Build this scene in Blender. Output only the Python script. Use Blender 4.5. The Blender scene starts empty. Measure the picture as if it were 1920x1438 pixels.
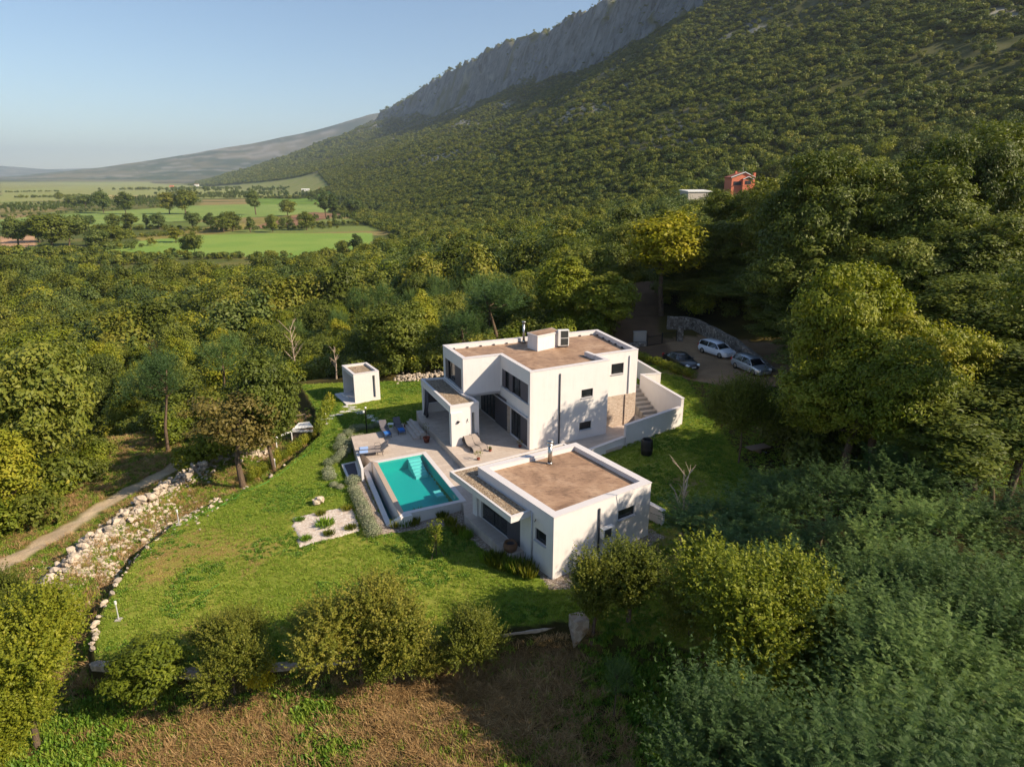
import bpy, math, random
import numpy as np
from mathutils import Vector, Matrix
R = math.radians
sc = bpy.context.scene
col = sc.collection
# ------------------------------------------------------------------ camera
CAMZ = 20.4
PITCH = math.atan(384/1227.)
cd = bpy.data.cameras.new('camera'); cam = bpy.data.objects.new('camera', cd); col.objects.link(cam)
cd.sensor_width = 36; cd.lens = 36*1227/1920.; cd.clip_start = .5; cd.clip_end = 60000
cam.location = (0, 0, CAMZ); cam.rotation_euler = (math.pi/2-PITCH, 0, 0)
sc.camera = cam
# ------------------------------------------------------------------ sky and sun
SUN_EL, SUN_AZ = 34.0, 108.0            # azimuth clockwise from +Y
w = bpy.data.worlds.new('World'); sc.world = w; w.use_nodes = True
nt = w.node_tree; nt.nodes.clear()
sky = nt.nodes.new('ShaderNodeTexSky'); sky.sky_type = 'NISHITA'; sky.sun_disc = False
sky.sun_elevation = R(SUN_EL); sky.sun_rotation = R(SUN_AZ); sky.altitude = 100
sky.air_density = 1.0; sky.dust_density = .2; sky.ozone_density = 2.6
bg = nt.nodes.new('ShaderNodeBackground'); bg.inputs['Strength'].default_value = .085
wo = nt.nodes.new('ShaderNodeOutputWorld')
nt.links.new(sky.outputs[0], bg.inputs[0]); nt.links.new(bg.outputs[0], wo.inputs[0])
sl = bpy.data.lights.new('sun', 'SUN'); sl.energy = 5.0; sl.angle = R(.5); sl.color = (1, .84, .64)
so = bpy.data.objects.new('sun', sl); col.objects.link(so)
sdir = Vector((math.sin(R(SUN_AZ))*math.cos(R(SUN_EL)), math.cos(R(SUN_AZ))*math.cos(R(SUN_EL)), math.sin(R(SUN_EL))))
so.rotation_euler = sdir.to_track_quat('Z', 'Y').to_euler(); so.location = (60, -20, 80)
vs = sc.view_settings
sc.display_settings.display_device = 'sRGB'; vs.view_transform = 'Standard'; vs.look = 'None'; vs.exposure = 0.72; vs.gamma = 1; vs.use_curve_mapping = False
cy = sc.cycles
cy.use_denoising = True; cy.max_bounces = 6; cy.diffuse_bounces = 3; cy.glossy_bounces = 3; cy.transmission_bounces = 4
cy.volume_bounces = 1; cy.transparent_max_bounces = 6; cy.use_adaptive_sampling = True; cy.adaptive_threshold = .015
cy.caustics_reflective = False; cy.caustics_refractive = False
# ------------------------------------------------------------------ noise and terrain
rng = np.random.default_rng(7); random.seed(7)
def _h(ix, iy, s):
    n = (ix.astype(np.int64)*374761393 + iy.astype(np.int64)*668265263 + s*974711) & 0x7fffffff
    n = ((n ^ (n >> 13))*1274126177) & 0x7fffffff
    return ((n ^ (n >> 16)) & 0xffff)/65535.
def vn(x, y, s=0):
    x = np.asarray(x, float); y = np.asarray(y, float)
    ix = np.floor(x); iy = np.floor(y); fx = x-ix; fy = y-iy
    fx = fx*fx*(3-2*fx); fy = fy*fy*(3-2*fy)
    a = _h(ix, iy, s); b = _h(ix+1, iy, s); c = _h(ix, iy+1, s); d = _h(ix+1, iy+1, s)
    return a+(b-a)*fx+(c-a)*fy+(a-b-c+d)*fx*fy
def fbm(x, y, o=4, s=0):
    v = 0; a = .5; t = 0
    for k in range(o):
        v = v+a*vn(x*2**k, y*2**k, s+k); t += a; a *= .5
    return v/t
def sm(a, b, x):
    t = np.clip((x-a)/(b-a), 0, 1); return t*t*(3-2*t)
def ray(px, py):
    a = px-960.; b = py-719.; c, s = math.cos(PITCH), math.sin(PITCH)
    return np.array([a, 1227*c-b*s, -(1227*s+b*c)])
def gz(px, py, z=0.):
    r = ray(px, py); t = (z-CAMZ)/r[2]; return (r[0]*t, r[1]*t)
def atY(px, py, Y):
    r = ray(px, py); t = Y/r[1]; return (r[0]*t, Y, CAMZ+r[2]*t)
# edge of the lawn terrace: from the stone pillar in front, round the left, to the back
EDGE = [gz(1085, 1180, -.6), gz(1050, 1172, -.7), gz(945, 1190, -.8), gz(830, 1212, -.9), gz(700, 1232, -1), gz(560, 1247, -1.1), gz(400, 1262, -1.2),
        gz(260, 1254, -1.2), gz(176, 1243, -1.2), gz(176, 1200, -1.2), gz(186, 1150, -1.2), gz(214, 1095, -1.2), gz(270, 1015, -1.1),
        gz(335, 965, -1.1), gz(420, 925, -1.1), gz(500, 895, -1.0), gz(560, 850, -1.0), gz(600, 815, -1), gz(590, 770, -1), gz(560, 715, -1)]
EDGX = [(20, 22), (12, 24.5)]+EDGE
POLY = np.array(EDGE+[(-30, 76), (60, 95), (60, 20), (20, 22), (12, 24.5)])
def inpoly(x, y, P):
    x = np.asarray(x, float); y = np.asarray(y, float); c = np.zeros(x.shape, bool); n = len(P)
    for i in range(n):
        x0, y0 = P[i]; x1, y1 = P[(i+1) % n]
        if y0 == y1: continue
        m = ((y0 > y) != (y1 > y)) & (x < (x1-x0)*(y-y0)/(y1-y0)+x0); c ^= m
    return c
def dpoly(x, y, L):
    x = np.asarray(x, float); y = np.asarray(y, float); d = np.full(x.shape, 1e9)
    for (x0, y0), (x1, y1) in zip(L[:-1], L[1:]):
        dx, dy = x1-x0, y1-y0; q = dx*dx+dy*dy+1e-9
        t = np.clip(((x-x0)*dx+(y-y0)*dy)/q, 0, 1)
        d = np.minimum(d, np.hypot(x-x0-t*dx, y-y0-t*dy))
    return d
CTRL = np.array([(-20,27,-1.2),(-12,35,-1.0),(-4,31,-.6),(0,28.5,-.3),(2,30.5,0),(-16,45,-1.0),(-13,60,-.95),(-20,60,-1.1),(-9,62,-.8),(-9,55,-.7),
    (-6,33,-.7),(-7,36,-.95),(-11,42,-1.1),(-2,31,-.5),(-25,24,-1.3),(-10,27,-1.0),
    (-30,35,-2.0),(-35,50,-2.6),(-28,45,-1.7),(-45,40,-3.5),(9,35,-.1),(10,42,.0),(8,46,0.),(14,48,.6),(5,48,.2),(12,56,1.4),(18,62,1.7),(23,70,1.8),(15,75,2.1),(17,85,3.0),
    (20,52,1.3),(28,62,2.2),(15,40,.4),(3,66,0.4),(10,66,1.4),(-10,18,-1.6),(0,18,-1.4),(8,20,-1.),(-20,15,-1.8),(14,28,-.2),(0,10,-1.6),(-10,8,-2),(10,10,-1.2),
    (45,55,6.5),(60,80,10),(30,45,3),(25,30,1.5),(40,30,4),(75,100,13),(40,80,5),(20,100,4),(35,100,7)])
def T0(x, y):
    x = np.asarray(x, float); y = np.asarray(y, float)
    s = .87*x+.49*y; t = -.49*x+.87*y
    se = np.interp(t, [-200,0,200,450,1000,3000,6000], [-400,-250,-40,150,330,440,450])
    base = -30+.13*np.clip(s-se, 0, 230)-1.5*np.exp(-((s-se)/60)**2)*0
    sf = np.interp(t, [0,450,1500,3000,6000], [230,260,380,440,450])
    sb = np.interp(t, [-3000,0,400,835,1275,2365,3430,5200,5600,9000], [1500,960,880,880,1067,1332,1500,1700,1760,2300])
    zc = np.interp(t, [-3000,0,1600,2900,3900,5400,6300,7500,9000], [300,420,510,600,580,530,215,40,0])
    zb = np.interp(t, [0,3430,5400,6300,9000], [300,330,425,170,0])
    q = (s-sf)/(sb-sf)
    spur = (fbm(s/420.+t/900., t/260., 4, 5)-.5)
    m = zb*np.clip(q, 0, 1)**1.25*(1+.42*spur*sm(0, .5, q))
    cw = 120+60*fbm(t/300., s*0, 3, 9)
    cl = (zc-zb*(1+.42*spur))*sm(0, 1, (s-sb)/cw)
    rough = (fbm(s/90., t/90., 4, 3)-.5)*26*sm(.05, .5, q)*(q < 1.6) + ((fbm(s/22., t/26., 4, 31)-.5)*60+(np.abs(fbm(s/70., t/45., 3, 37)-.5)-.12)*80)*sm(.97, 1.02, q)*(1-sm(1.1, 1.3, q))*(zc > 60)
    z = base+m+np.where(q > 1, cl, 0)-np.clip(s-sb-cw, 0, 1e5)*.10+rough
    r = np.hypot(x, y)+1e-6; az = np.degrees(np.arctan2(x, y))
    far = np.interp(az, [-60,-45,-42,-38.3,-36,-31,-24.6,-20.4,-15.7,-11.4,-5,5], [.000,.10,.16,.20,.28,.85,1.95,2.75,3.8,5.0,6.2,6.5])
    hf = np.tan(np.radians(far))*11500
    nz = (fbm(x/900., y/900., 5, 11)-.5)
    pf = np.clip((r-7200)/4300, 0, 1)**1.5
    zf = (hf+18)*pf*(1+.5*nz*(1-pf))*np.where(r > 11500, np.exp(-((r-11500)/3500)**2), 1)-30+nz*60*sm(6500, 9000, r)
    far2 = np.interp(az, [-60,-45,-38,-36.5,-34,-31,-28,-24,-18], [.35,.42,.62,.75,.55,.66,.62,.6,.3])
    zf2 = np.tan(np.radians(far2+.1))*23000*sm(17000, 23000, r)*(1-sm(23500, 26000, r))
    z = np.where((r > 6000) & (az < 8), np.maximum(z, zf), z)
    z = np.where(r > 15000, np.maximum(z, zf2), z)
    w = np.exp(-((x[..., None]-CTRL[:, 0])**2+(y[..., None]-CTRL[:, 1])**2)/(2*6.**2)) if x.size < 40000 else None
    if w is not None:
        ws = w.sum(-1); z = (z*.03+(w*CTRL[:, 2]).sum(-1))/(.03+ws)
    else:
        near = r < 150; xs = x[near]; ys = y[near]; ac = np.zeros(xs.shape); wz = np.zeros(xs.shape)
        for cx, cyy, cz in CTRL:
            ww = np.exp(-((xs-cx)**2+(ys-cyy)**2)/72.); ac += ww; wz += ww*cz
        z = z.copy(); z[near] = (z[near]*.03+wz)/(.03+ac)
    return z
def T(x, y):
    x = np.asarray(x, float); y = np.asarray(y, float)
    z = T0(x, y)
    ed = dpoly(x, y, EDGX); ins = inpoly(x, y, POLY)
    sd = np.where(ins, -ed, ed)
    z = z-1.0*sm(.0, .7, sd)*(1-sm(25, 60, sd))*(np.hypot(x, y) < 120)
    # rubble bank along the left of the lawn
    bk = np.exp(-((dpoly(x, y, BANK))/1.5)**2)
    z = z+.9*bk
    z = z+(fbm(x*1.3, y*1.3, 3, 21)-.5)*np.where(ins, .05, .25)
    return z
BANK = [gz(110, 1130, -2), gz(175, 1020, -2), gz(260, 955, -2), gz(330, 905, -2), gz(380, 880, -2), gz(440, 850, -2)]
def g(px, py):
    r = ray(px, py); r = r/np.hypot(r[0], r[1])
    t = np.concatenate([np.arange(5, 150, .25), np.arange(150, 1000, 2.), np.arange(1000, 9000, 20.)])
    d = CAMZ+r[2]*t-T(r[0]*t, r[1]*t); i = np.argmax(d < 0)
    if d[i] >= 0 or i == 0: return (r[0]*t[-1], r[1]*t[-1], 0)
    k = d[i-1]/(d[i-1]-d[i]); tt = t[i-1]+(t[i]-t[i-1])*k
    return (r[0]*tt, r[1]*tt, CAMZ+r[2]*tt)
def tz(x, y): return float(T(np.array([x]), np.array([y]))[0])
# ------------------------------------------------------------------ materials
def lin(c):
    return tuple(((v/255.)/12.92 if v/255. <= .04045 else ((v/255.+.055)/1.055)**2.4) for v in c)
class NB:
    def __init__(s, name):
        s.m = bpy.data.materials.new(name); s.m.use_nodes = True; s.t = s.m.node_tree; s.t.nodes.clear()
        s.out = s.n('ShaderNodeOutputMaterial')
    def n(s, t, **k):
        o = s.t.nodes.new(t)
        for a, b in k.items(): setattr(o, a, b)
        return o
    def l(s, a, b): s.t.links.new(a, b)
    def sock(s, inp, v):
        if hasattr(v, 'is_linked') or hasattr(v, 'links'): s.l(v, inp)
        elif isinstance(v, (tuple, list)): inp.default_value = (*v[:3], 1) if len(inp.default_value) == 4 else v
        else: inp.default_value = v
    def noise(s, scale, detail=4, rough=.55, coord='Object', stretch=None, dist=0):
        tc = s.n('ShaderNodeTexCoord'); src = tc.outputs[coord] if coord != 'World' else s.n('ShaderNodeNewGeometry').outputs['Position']
        if stretch:
            mp = s.n('ShaderNodeMapping'); mp.inputs['Scale'].default_value = stretch[:3]
            if len(stretch) > 3: mp.inputs['Rotation'].default_value = (0, 0, stretch[3])
            s.l(src, mp.inputs[0]); src = mp.outputs[0]
        t = s.n('ShaderNodeTexNoise'); s.l(src, t.inputs['Vector']); t.inputs['Scale'].default_value = scale
        t.inputs['Detail'].default_value = detail; t.inputs['Roughness'].default_value = rough; t.inputs['Distortion'].default_value = dist
        return t.outputs['Fac']
    def voro(s, scale, feature='F1', out='Distance', coord='Object', rnd=1, stretch=None):
        tc = s.n('ShaderNodeTexCoord'); src = tc.outputs[coord] if coord != 'World' else s.n('ShaderNodeNewGeometry').outputs['Position']
        if stretch:
            mp = s.n('ShaderNodeMapping'); mp.inputs['Scale'].default_value = stretch; s.l(src, mp.inputs[0]); src = mp.outputs[0]
        t = s.n('ShaderNodeTexVoronoi', feature=feature); s.l(src, t.inputs['Vector']); t.inputs['Scale'].default_value = scale
        t.inputs['Randomness'].default_value = rnd
        return t.outputs[out]
    def ramp(s, f, *st):
        r = s.n('ShaderNodeValToRGB'); s.l(f, r.inputs[0]); e = r.color_ramp.elements
        while len(e) < len(st): e.new(.5)
        for i, (p, c) in enumerate(st): e[i].position = p; e[i].color = (*c, 1) if not isinstance(c, (int, float)) else (c, c, c, 1)
        return r.outputs[0]
    def mix(s, f, a, b, mode='MIX'):
        m = s.n('ShaderNodeMix', data_type='RGBA', blend_type=mode); s.sock(m.inputs[0], f); s.sock(m.inputs[6], a); s.sock(m.inputs[7], b); return m.outputs[2]
    def math(s, op, a, b=0.):
        m = s.n('ShaderNodeMath', operation=op); s.sock(m.inputs[0], a); s.sock(m.inputs[1], b); return m.outputs[0]
    def attr(s, name, out='Color'): return s.n('ShaderNodeAttribute', attribute_name=name).outputs[out]
    def fin(s, color, rough=.8, bump=None, bs=.3, bd=.05, metal=0, spec=.5, **k):
        p = s.n('ShaderNodeBsdfPrincipled'); s.sock(p.inputs['Base Color'], color); s.sock(p.inputs['Roughness'], rough)
        p.inputs['Metallic'].default_value = metal; p.inputs['Specular IOR Level'].default_value = spec
        for a, b in k.items(): s.sock(p.inputs[a.replace('_', ' ')], b)
        if bump is not None:
            b = s.n('ShaderNodeBump'); b.inputs['Strength'].default_value = bs; b.inputs['Distance'].default_value = bd; s.l(bump, b.inputs['Height']); s.l(b.outputs[0], p.inputs['Normal'])
        s.l(p.outputs[0], s.out.inputs[0]); s.p = p; return s.m
def flat(name, c, rough=.6, metal=0, spec=.5, var=.12, sc_=8, bs=.1, **k):
    b = NB(name); n = b.noise(sc_, 4); c = lin(c)
    return b.fin(b.mix(n, tuple(v*(1-var) for v in c), tuple(min(1, v*(1+var)) for v in c)), rough, n, bs, .01, metal, spec, **k)
M = {}
def stain(name, c, dirt, amt=.25, rough=.85):
    b = NB(name); n1 = b.noise(1.2, 6, .65, 'World'); n2 = b.noise(.9, 5, .7, 'World', (6, 6, .35)); n3 = b.noise(60, 2, .5, 'World')
    f = b.math('MULTIPLY', b.ramp(n1, (.38, 0), (.72, 1)), b.ramp(n2, (.4, 0), (.7, 1)))
    c1 = b.mix(b.math('MULTIPLY', f, amt), lin(c), lin(dirt))
    return b.fin(b.mix(n3, c1, tuple(.93*v for v in lin(c))), rough, n3, .15, .004)
M['plaster'] = stain('white_plaster', (224, 219, 216), (150, 140, 130), .4)
M['coping'] = stain('grey_white_coping', (214, 209, 208), (140, 134, 128), .35, .6)
M['fascia'] = flat('grey_metal_fascia', (190, 190, 194), .45)
M['anthracite'] = flat('anthracite_metal', (62, 62, 68), .5)
M['shutter'] = flat('grey_shutter', (84, 80, 86), .6)
M['frame'] = flat('dark_window_frame', (48, 48, 52), .4)
M['curtain'] = flat('white_curtain', (210, 205, 198), .9)
M['fabric'] = flat('grey_fabric', (82, 80, 88), .95)
M['zinc'] = flat('brushed_steel', (190, 188, 184), .28, 1.0)
M['white'] = flat('white_painted_metal', (225, 224, 220), .45)
M['grill'] = flat('dark_grill', (70, 72, 70), .5)
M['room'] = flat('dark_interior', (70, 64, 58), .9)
M['concrete'] = flat('pale_concrete', (176, 168, 158), .9, bs=.2)
M['terracotta'] = flat('terracotta', (128, 66, 48), .85)
M['clay'] = flat('brown_clay', (112, 82, 60), .8)
M['black'] = flat('black_plastic', (22, 20, 22), .55)
M['wood'] = flat('weathered_wood', (120, 104, 88), .85, sc_=14)
M['sling'] = flat('taupe_sling', (150, 138, 130), .8)
M['slinggrey'] = flat('grey_sling', (96, 92, 98), .8)
M['blue'] = flat('blue_towel', (44, 112, 190), .95)
M['pale_blue'] = flat('pale_blue_towel', (150, 178, 222), .95)
M['orange'] = flat('orange_render', (212, 122, 90), .9)
M['rooftile'] = flat('red_roof_tiles', (150, 84, 62), .85, sc_=3)
M['grate'] = flat('dark_paved_mat', (86, 80, 90), .8)
b = NB('window_glass'); M['glass'] = b.fin((.03, .035, .04), .05, spec=1.0, Alpha=.55)
b = NB('car_glass'); M['carglass'] = b.fin((.012, .015, .02), .06, spec=.8)
def paint(name, c, metal=.0): return NB(name).fin(lin(c), .28, metal=metal, Coat_Weight=.6, Coat_Roughness=.08)
M['carwhite'] = paint('white_car_paint', (225, 230, 238)); M['carsilver'] = paint('silver_car_paint', (175, 184, 194), .5); M['carblack'] = paint('black_car_paint', (30, 32, 38), .2)
b = NB('tyre'); M['tyre'] = b.fin((.02, .02, .02), .9)
b = NB('headlight_lens'); M['lens'] = b.fin((.75, .78, .8), .08, spec=1)
b = NB('red_lens'); M['redlens'] = b.fin((.45, .02, .02), .15)
# ochre roof membrane with worn stains
b = NB('roof_membrane'); n = b.noise(.55, 7, .68, 'World', dist=.6); n2 = b.noise(2.4, 6, .7, 'World', (1, 2.4, 1, .6)); n3 = b.noise(45, 2, .5, 'World')
c = b.ramp(n, (.32, lin((120, 94, 74))), (.5, lin((168, 136, 108))), (.66, lin((190, 160, 132))))
c = b.mix(b.ramp(n2, (.5, 0), (.68, .8)), c, lin((92, 70, 55)))
br = b.n('ShaderNodeTexBrick'); br.inputs['Scale'].default_value = 1; br.inputs['Mortar Size'].default_value = .012; br.inputs['Brick Width'].default_value = 7; br.inputs['Row Height'].default_value = 1.05
mp = b.n('ShaderNodeMapping'); mp.inputs['Rotation'].default_value = (0, 0, -.55); b.l(b.n('ShaderNodeNewGeometry').outputs['Position'], mp.inputs[0]); b.l(mp.outputs[0], br.inputs[0])
c = b.mix(b.math('MULTIPLY', br.outputs['Fac'], .55), c, lin((84, 64, 50)))
M['membrane'] = b.fin(b.mix(b.math('MULTIPLY', n3, .35), c, lin((140, 112, 90))), .55, n2, .3, .02, spec=.35)
def stones(name, cols, scale, mortar, rough=.9, bs=.7, bd=.03, stretch=None, edge=.05):
    b = NB(name); v = b.voro(scale, 'F1', 'Color', 'World', 1, stretch); e = b.voro(scale, 'DISTANCE_TO_EDGE', 'Distance', 'World', 1, stretch)
    s_ = b.n('ShaderNodeSeparateColor'); b.l(v, s_.inputs[0])
    c = b.ramp(s_.outputs[0], *[(i/(len(cols)-1), lin(q)) for i, q in enumerate(cols)])
    n = b.noise(scale*5, 3, .6, 'World'); c = b.mix(b.math('MULTIPLY', n, .35), c, tuple(.6*x for x in lin(cols[0])))
    f = b.ramp(e, (0, 0), (edge, 1)); return b.fin(b.mix(f, lin(mortar), c), rough, f, bs, bd)
M['roofgravel'] = stones('roof_gravel', [(120, 98, 76), (196, 172, 140), (150, 124, 96), (222, 204, 178), (104, 88, 74)], 14, (66, 54, 44), edge=.12)
M['gravel'] = stones('border_gravel', [(150, 130, 112), (196, 182, 166), (128, 108, 92), (214, 202, 188)], 11, (92, 78, 64), edge=.1)
M['marble_gravel'] = stones('white_marble_gravel', [(196, 178, 160), (236, 226, 214), (214, 194, 176), (246, 240, 232)], 9, (190, 166, 142), edge=.08)
M['cladding'] = stones('split_stone_cladding', [(190, 168, 148), (214, 196, 178), (172, 150, 132), (222, 208, 192)], 5, (140, 122, 106), stretch=(1, 1, 4.5), edge=.05)
M['drystone'] = stones('rubble_stone_wall', [(118, 108, 98), (176, 168, 156), (104, 94, 84), (196, 188, 176)], 3.6, (62, 54, 46), edge=.07, bd=.06)
M['oldwall'] = stones('old_mortared_wall', [(160, 140, 122), (196, 180, 162), (140, 120, 104)], 4, (176, 158, 138), edge=.05, bs=.3)
def paving(name, a, c2, joint, rot, bw=.9, rh=.45):
    b = NB(name); br = b.n('ShaderNodeTexBrick'); mp = b.n('ShaderNodeMapping'); mp.inputs['Rotation'].default_value = (0, 0, rot)
    b.l(b.n('ShaderNodeNewGeometry').outputs['Position'], mp.inputs[0]); b.l(mp.outputs[0], br.inputs[0])
    br.inputs['Scale'].default_value = 1; br.inputs['Brick Width'].default_value = bw; br.inputs['Row Height'].default_value = rh; br.inputs['Mortar Size'].default_value = .007
    br.inputs['Color1'].default_value = (*lin(a), 1); br.inputs['Color2'].default_value = (*lin(c2), 1); br.inputs['Mortar'].default_value = (*lin(joint), 1)
    n = b.noise(3, 6, .65, 'World'); n2 = b.noise(30, 4, .6, 'World')
    c = b.mix(b.ramp(n, (.35, 0), (.75, .5)), br.outputs[0], tuple(.72*x for x in lin(a)))
    return b.fin(b.mix(b.math('MULTIPLY', n2, .25), c, lin((160, 140, 122))), .75, n2, .12, .006)
M['paving'] = paving('travertine_paving', (204, 190, 176), (188, 172, 158), (140, 126, 114), -.42)
M['paving2'] = paving('travertine_paving_walk', (200, 188, 178), (186, 172, 162), (140, 128, 118), -.6)
b = NB('pool_tile'); n = b.noise(2, 3, .5, 'World'); v = b.voro(40, 'F1', 'Color', 'World'); M['tile'] = b.fin(b.mix(b.math('MULTIPLY', n, .4), lin((66, 188, 172)), lin((54, 172, 160))), .4)
M['tilestep'] = flat('pool_step_tile', (190, 226, 214), .5); M['basinstone'] = flat('basin_stone', (178, 158, 140), .7)
# water: glossy, tinted by depth through absorption
b = NB('water'); gl = b.n('ShaderNodeBsdfPrincipled'); gl.inputs['Base Color'].default_value = (.62, .98, .95, 1); gl.inputs['Roughness'].default_value = .03; gl.inputs['IOR'].default_value = 1.33; gl.inputs['Transmission Weight'].default_value = 1
n = b.noise(3.2, 3, .5, 'World'); bp = b.n('ShaderNodeBump'); bp.inputs['Strength'].default_value = .12; bp.inputs['Distance'].default_value = .04; b.l(n, bp.inputs['Height']); b.l(bp.outputs[0], gl.inputs['Normal'])
tr = b.n('ShaderNodeBsdfTransparent'); tr.inputs[0].default_value = (.46, .84, .88, 1); lw = b.n('ShaderNodeLayerWeight'); lw.inputs[0].default_value = .5; b.l(bp.outputs[0], lw.inputs['Normal'])
fro = b.math('ADD', b.math('MULTIPLY', b.math('POWER', lw.outputs['Facing'], 5.), .95), .02)
gs = b.n('ShaderNodeBsdfGlossy'); gs.inputs['Roughness'].default_value = .03; b.l(bp.outputs[0], gs.inputs['Normal'])
mx = b.n('ShaderNodeMixShader'); b.l(fro, mx.inputs[0]); b.l(tr.outputs[0], mx.inputs[1]); b.l(gs.outputs[0], mx.inputs[2]); b.l(mx.outputs[0], b.out.inputs[0]); M['water'] = b.m
# ------------------------------------------------------------------ mesh helpers
class MB:
    def __init__(s): s.v = []; s.f = []; s.mi = []
    def add(s, vs_, fs, mi=0):
        o = len(s.v); s.v += [tuple(map(float, q)) for q in vs_]; s.f += [tuple(i+o for i in f) for f in fs]; s.mi += [mi]*len(fs); return s
    def box(s, c, d, rz=0, mi=0, rx=0, ry=0):
        m = Matrix.Translation(c) @ Matrix.Rotation(rz, 4, 'Z') @ Matrix.Rotation(ry, 4, 'Y') @ Matrix.Rotation(rx, 4, 'X'); a, b_, e = d[0]/2, d[1]/2, d[2]/2
        P = [m @ Vector(q) for q in ((-a,-b_,-e),(a,-b_,-e),(a,b_,-e),(-a,b_,-e),(-a,-b_,e),(a,-b_,e),(a,b_,e),(-a,b_,e))]
        return s.add(P, [(3,2,1,0),(4,5,6,7),(0,1,5,4),(1,2,6,5),(2,3,7,6),(3,0,4,7)], mi)
    def prism(s, P, z0, z1, mi=0):          # z0, z1 floats or lists per corner
        n = len(P); A = sum(P[i][0]*P[(i+1) % n][1]-P[(i+1) % n][0]*P[i][1] for i in range(n))
        if A < 0:
            P = P[::-1]; z0 = z0[::-1] if isinstance(z0, list) else z0; z1 = z1[::-1] if isinstance(z1, list) else z1
        a = z0 if isinstance(z0, list) else [z0]*n; b_ = z1 if isinstance(z1, list) else [z1]*n
        V_ = [(*p[:2], a[i]) for i, p in enumerate(P)]+[(*p[:2], b_[i]) for i, p in enumerate(P)]
        return s.add(V_, [tuple(range(n-1, -1, -1)), tuple(range(n, 2*n))]+[(i, (i+1) % n, n+(i+1) % n, n+i) for i in range(n)], mi)
    def tube(s, pts, rs, n=8, mi=0, cap=True):
        pts = [Vector(p) for p in pts]; rs = rs if isinstance(rs, (list, tuple)) else [rs]*len(pts); V_ = []; k = len(pts)
        for i, p in enumerate(pts):
            t = (pts[min(i+1, k-1)]-pts[max(i-1, 0)]).normalized(); a = t.orthogonal().normalized() if abs(t.z) < .99 else Vector((1, 0, 0)); b_ = t.cross(a).normalized(); a = b_.cross(t)
            V_ += [p+(a*math.cos(2*math.pi*j/n)+b_*math.sin(2*math.pi*j/n))*rs[i] for j in range(n)]
        F_ = [(i*n+j, i*n+(j+1) % n, (i+1)*n+(j+1) % n, (i+1)*n+j) for i in range(k-1) for j in range(n)]
        if cap: F_ += [tuple(range(n-1, -1, -1)), tuple((k-1)*n+j for j in range(n))]
        return s.add(V_, F_, mi)
    def lathe(s, c, prof, n=16, mi=0):
        V_ = [(c[0]+r*math.cos(2*math.pi*j/n), c[1]+r*math.sin(2*math.pi*j/n), c[2]+z) for r, z in prof for j in range(n)]
        return s.add(V_, [(i*n+j, i*n+(j+1) % n, (i+1)*n+(j+1) % n, (i+1)*n+j) for i in range(len(prof)-1) for j in range(n)]+[tuple(range(n-1, -1, -1))], mi)
    def rock(s, c, r, seed, mi=0):
        rr = random.Random(seed); bm_ = ICO; V_ = []
        ph = [rr.uniform(0, 6) for _ in range(6)]
        for (x, y, z) in bm_[0]:
            q = 1+.22*math.sin(2.7*x+ph[0])*math.sin(3.1*y+ph[1])+.18*math.sin(4*z+ph[2]+2*x)+.12*math.sin(7*y+ph[3])
            V_.append((c[0]+x*q*r[0], c[1]+y*q*r[1], c[2]+z*q*r[2]))
        return s.add(V_, bm_[1], mi)
    def panel(s, p0, p1, z0, z1, th, holes=(), mi=0):
        # wall slab from p0 to p1; outer face on the right-hand side of p0->p1; holes (a0,a1,zb,zt) in metres along it
        p0 = Vector((*p0[:2], 0)); p1 = Vector((*p1[:2], 0)); L = (p1-p0).length; u = (p1-p0)/L; nrm = Vector((u.y, -u.x, 0))
        xs = sorted({0, L, *[h[0] for h in holes], *[h[1] for h in holes]}); zs = sorted({z0, z1, *[h[2] for h in holes], *[h[3] for h in holes]})
        def hole(a, z): return any(h[0] < a < h[1] and h[2] < z < h[3] for h in holes)
        P = lambda a, z, d: p0+u*a-nrm*d+Vector((0, 0, z))
        for i in range(len(xs)-1):
            for j in range(len(zs)-1):
                a0, a1, b0, b1 = xs[i], xs[i+1], zs[j], zs[j+1]; am, bm_ = (a0+a1)/2, (b0+b1)/2
                if hole(am, bm_): continue
                s.add([P(a0, b0, 0), P(a1, b0, 0), P(a1, b1, 0), P(a0, b1, 0)], [(0, 1, 2, 3)], mi)
                s.add([P(a0, b0, th), P(a1, b0, th), P(a1, b1, th), P(a0, b1, th)], [(3, 2, 1, 0)], mi)
                for (e, q0, q1) in ((i == 0 or hole((xs[i-1]+a0)/2, bm_), (a0, b0), (a0, b1)), (i == len(xs)-2 or hole((a1+xs[min(i+2, len(xs)-1)])/2, bm_), (a1, b1), (a1, b0)),
                                    (j == 0 or hole(am, (zs[j-1]+b0)/2), (a1, b0), (a0, b0)), (j == len(zs)-2 or hole(am, (b1+zs[min(j+2, len(zs)-1)])/2), (a0, b1), (a1, b1))):
                    if e: s.add([P(*q0, 0), P(*q1, 0), P(*q1, th), P(*q0, th)], [(0, 1, 2, 3)], mi)
        return s
    def mesh(s, name, mats, smooth=False):
        me = bpy.data.meshes.new(name); me.from_pydata(s.v, [], s.f)
        for m in (mats if isinstance(mats, (list, tuple)) else [mats]): me.materials.append(m)
        me.polygons.foreach_set('material_index', s.mi); me.polygons.foreach_set('use_smooth', [smooth]*len(s.f)); me.update(); return me
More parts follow.
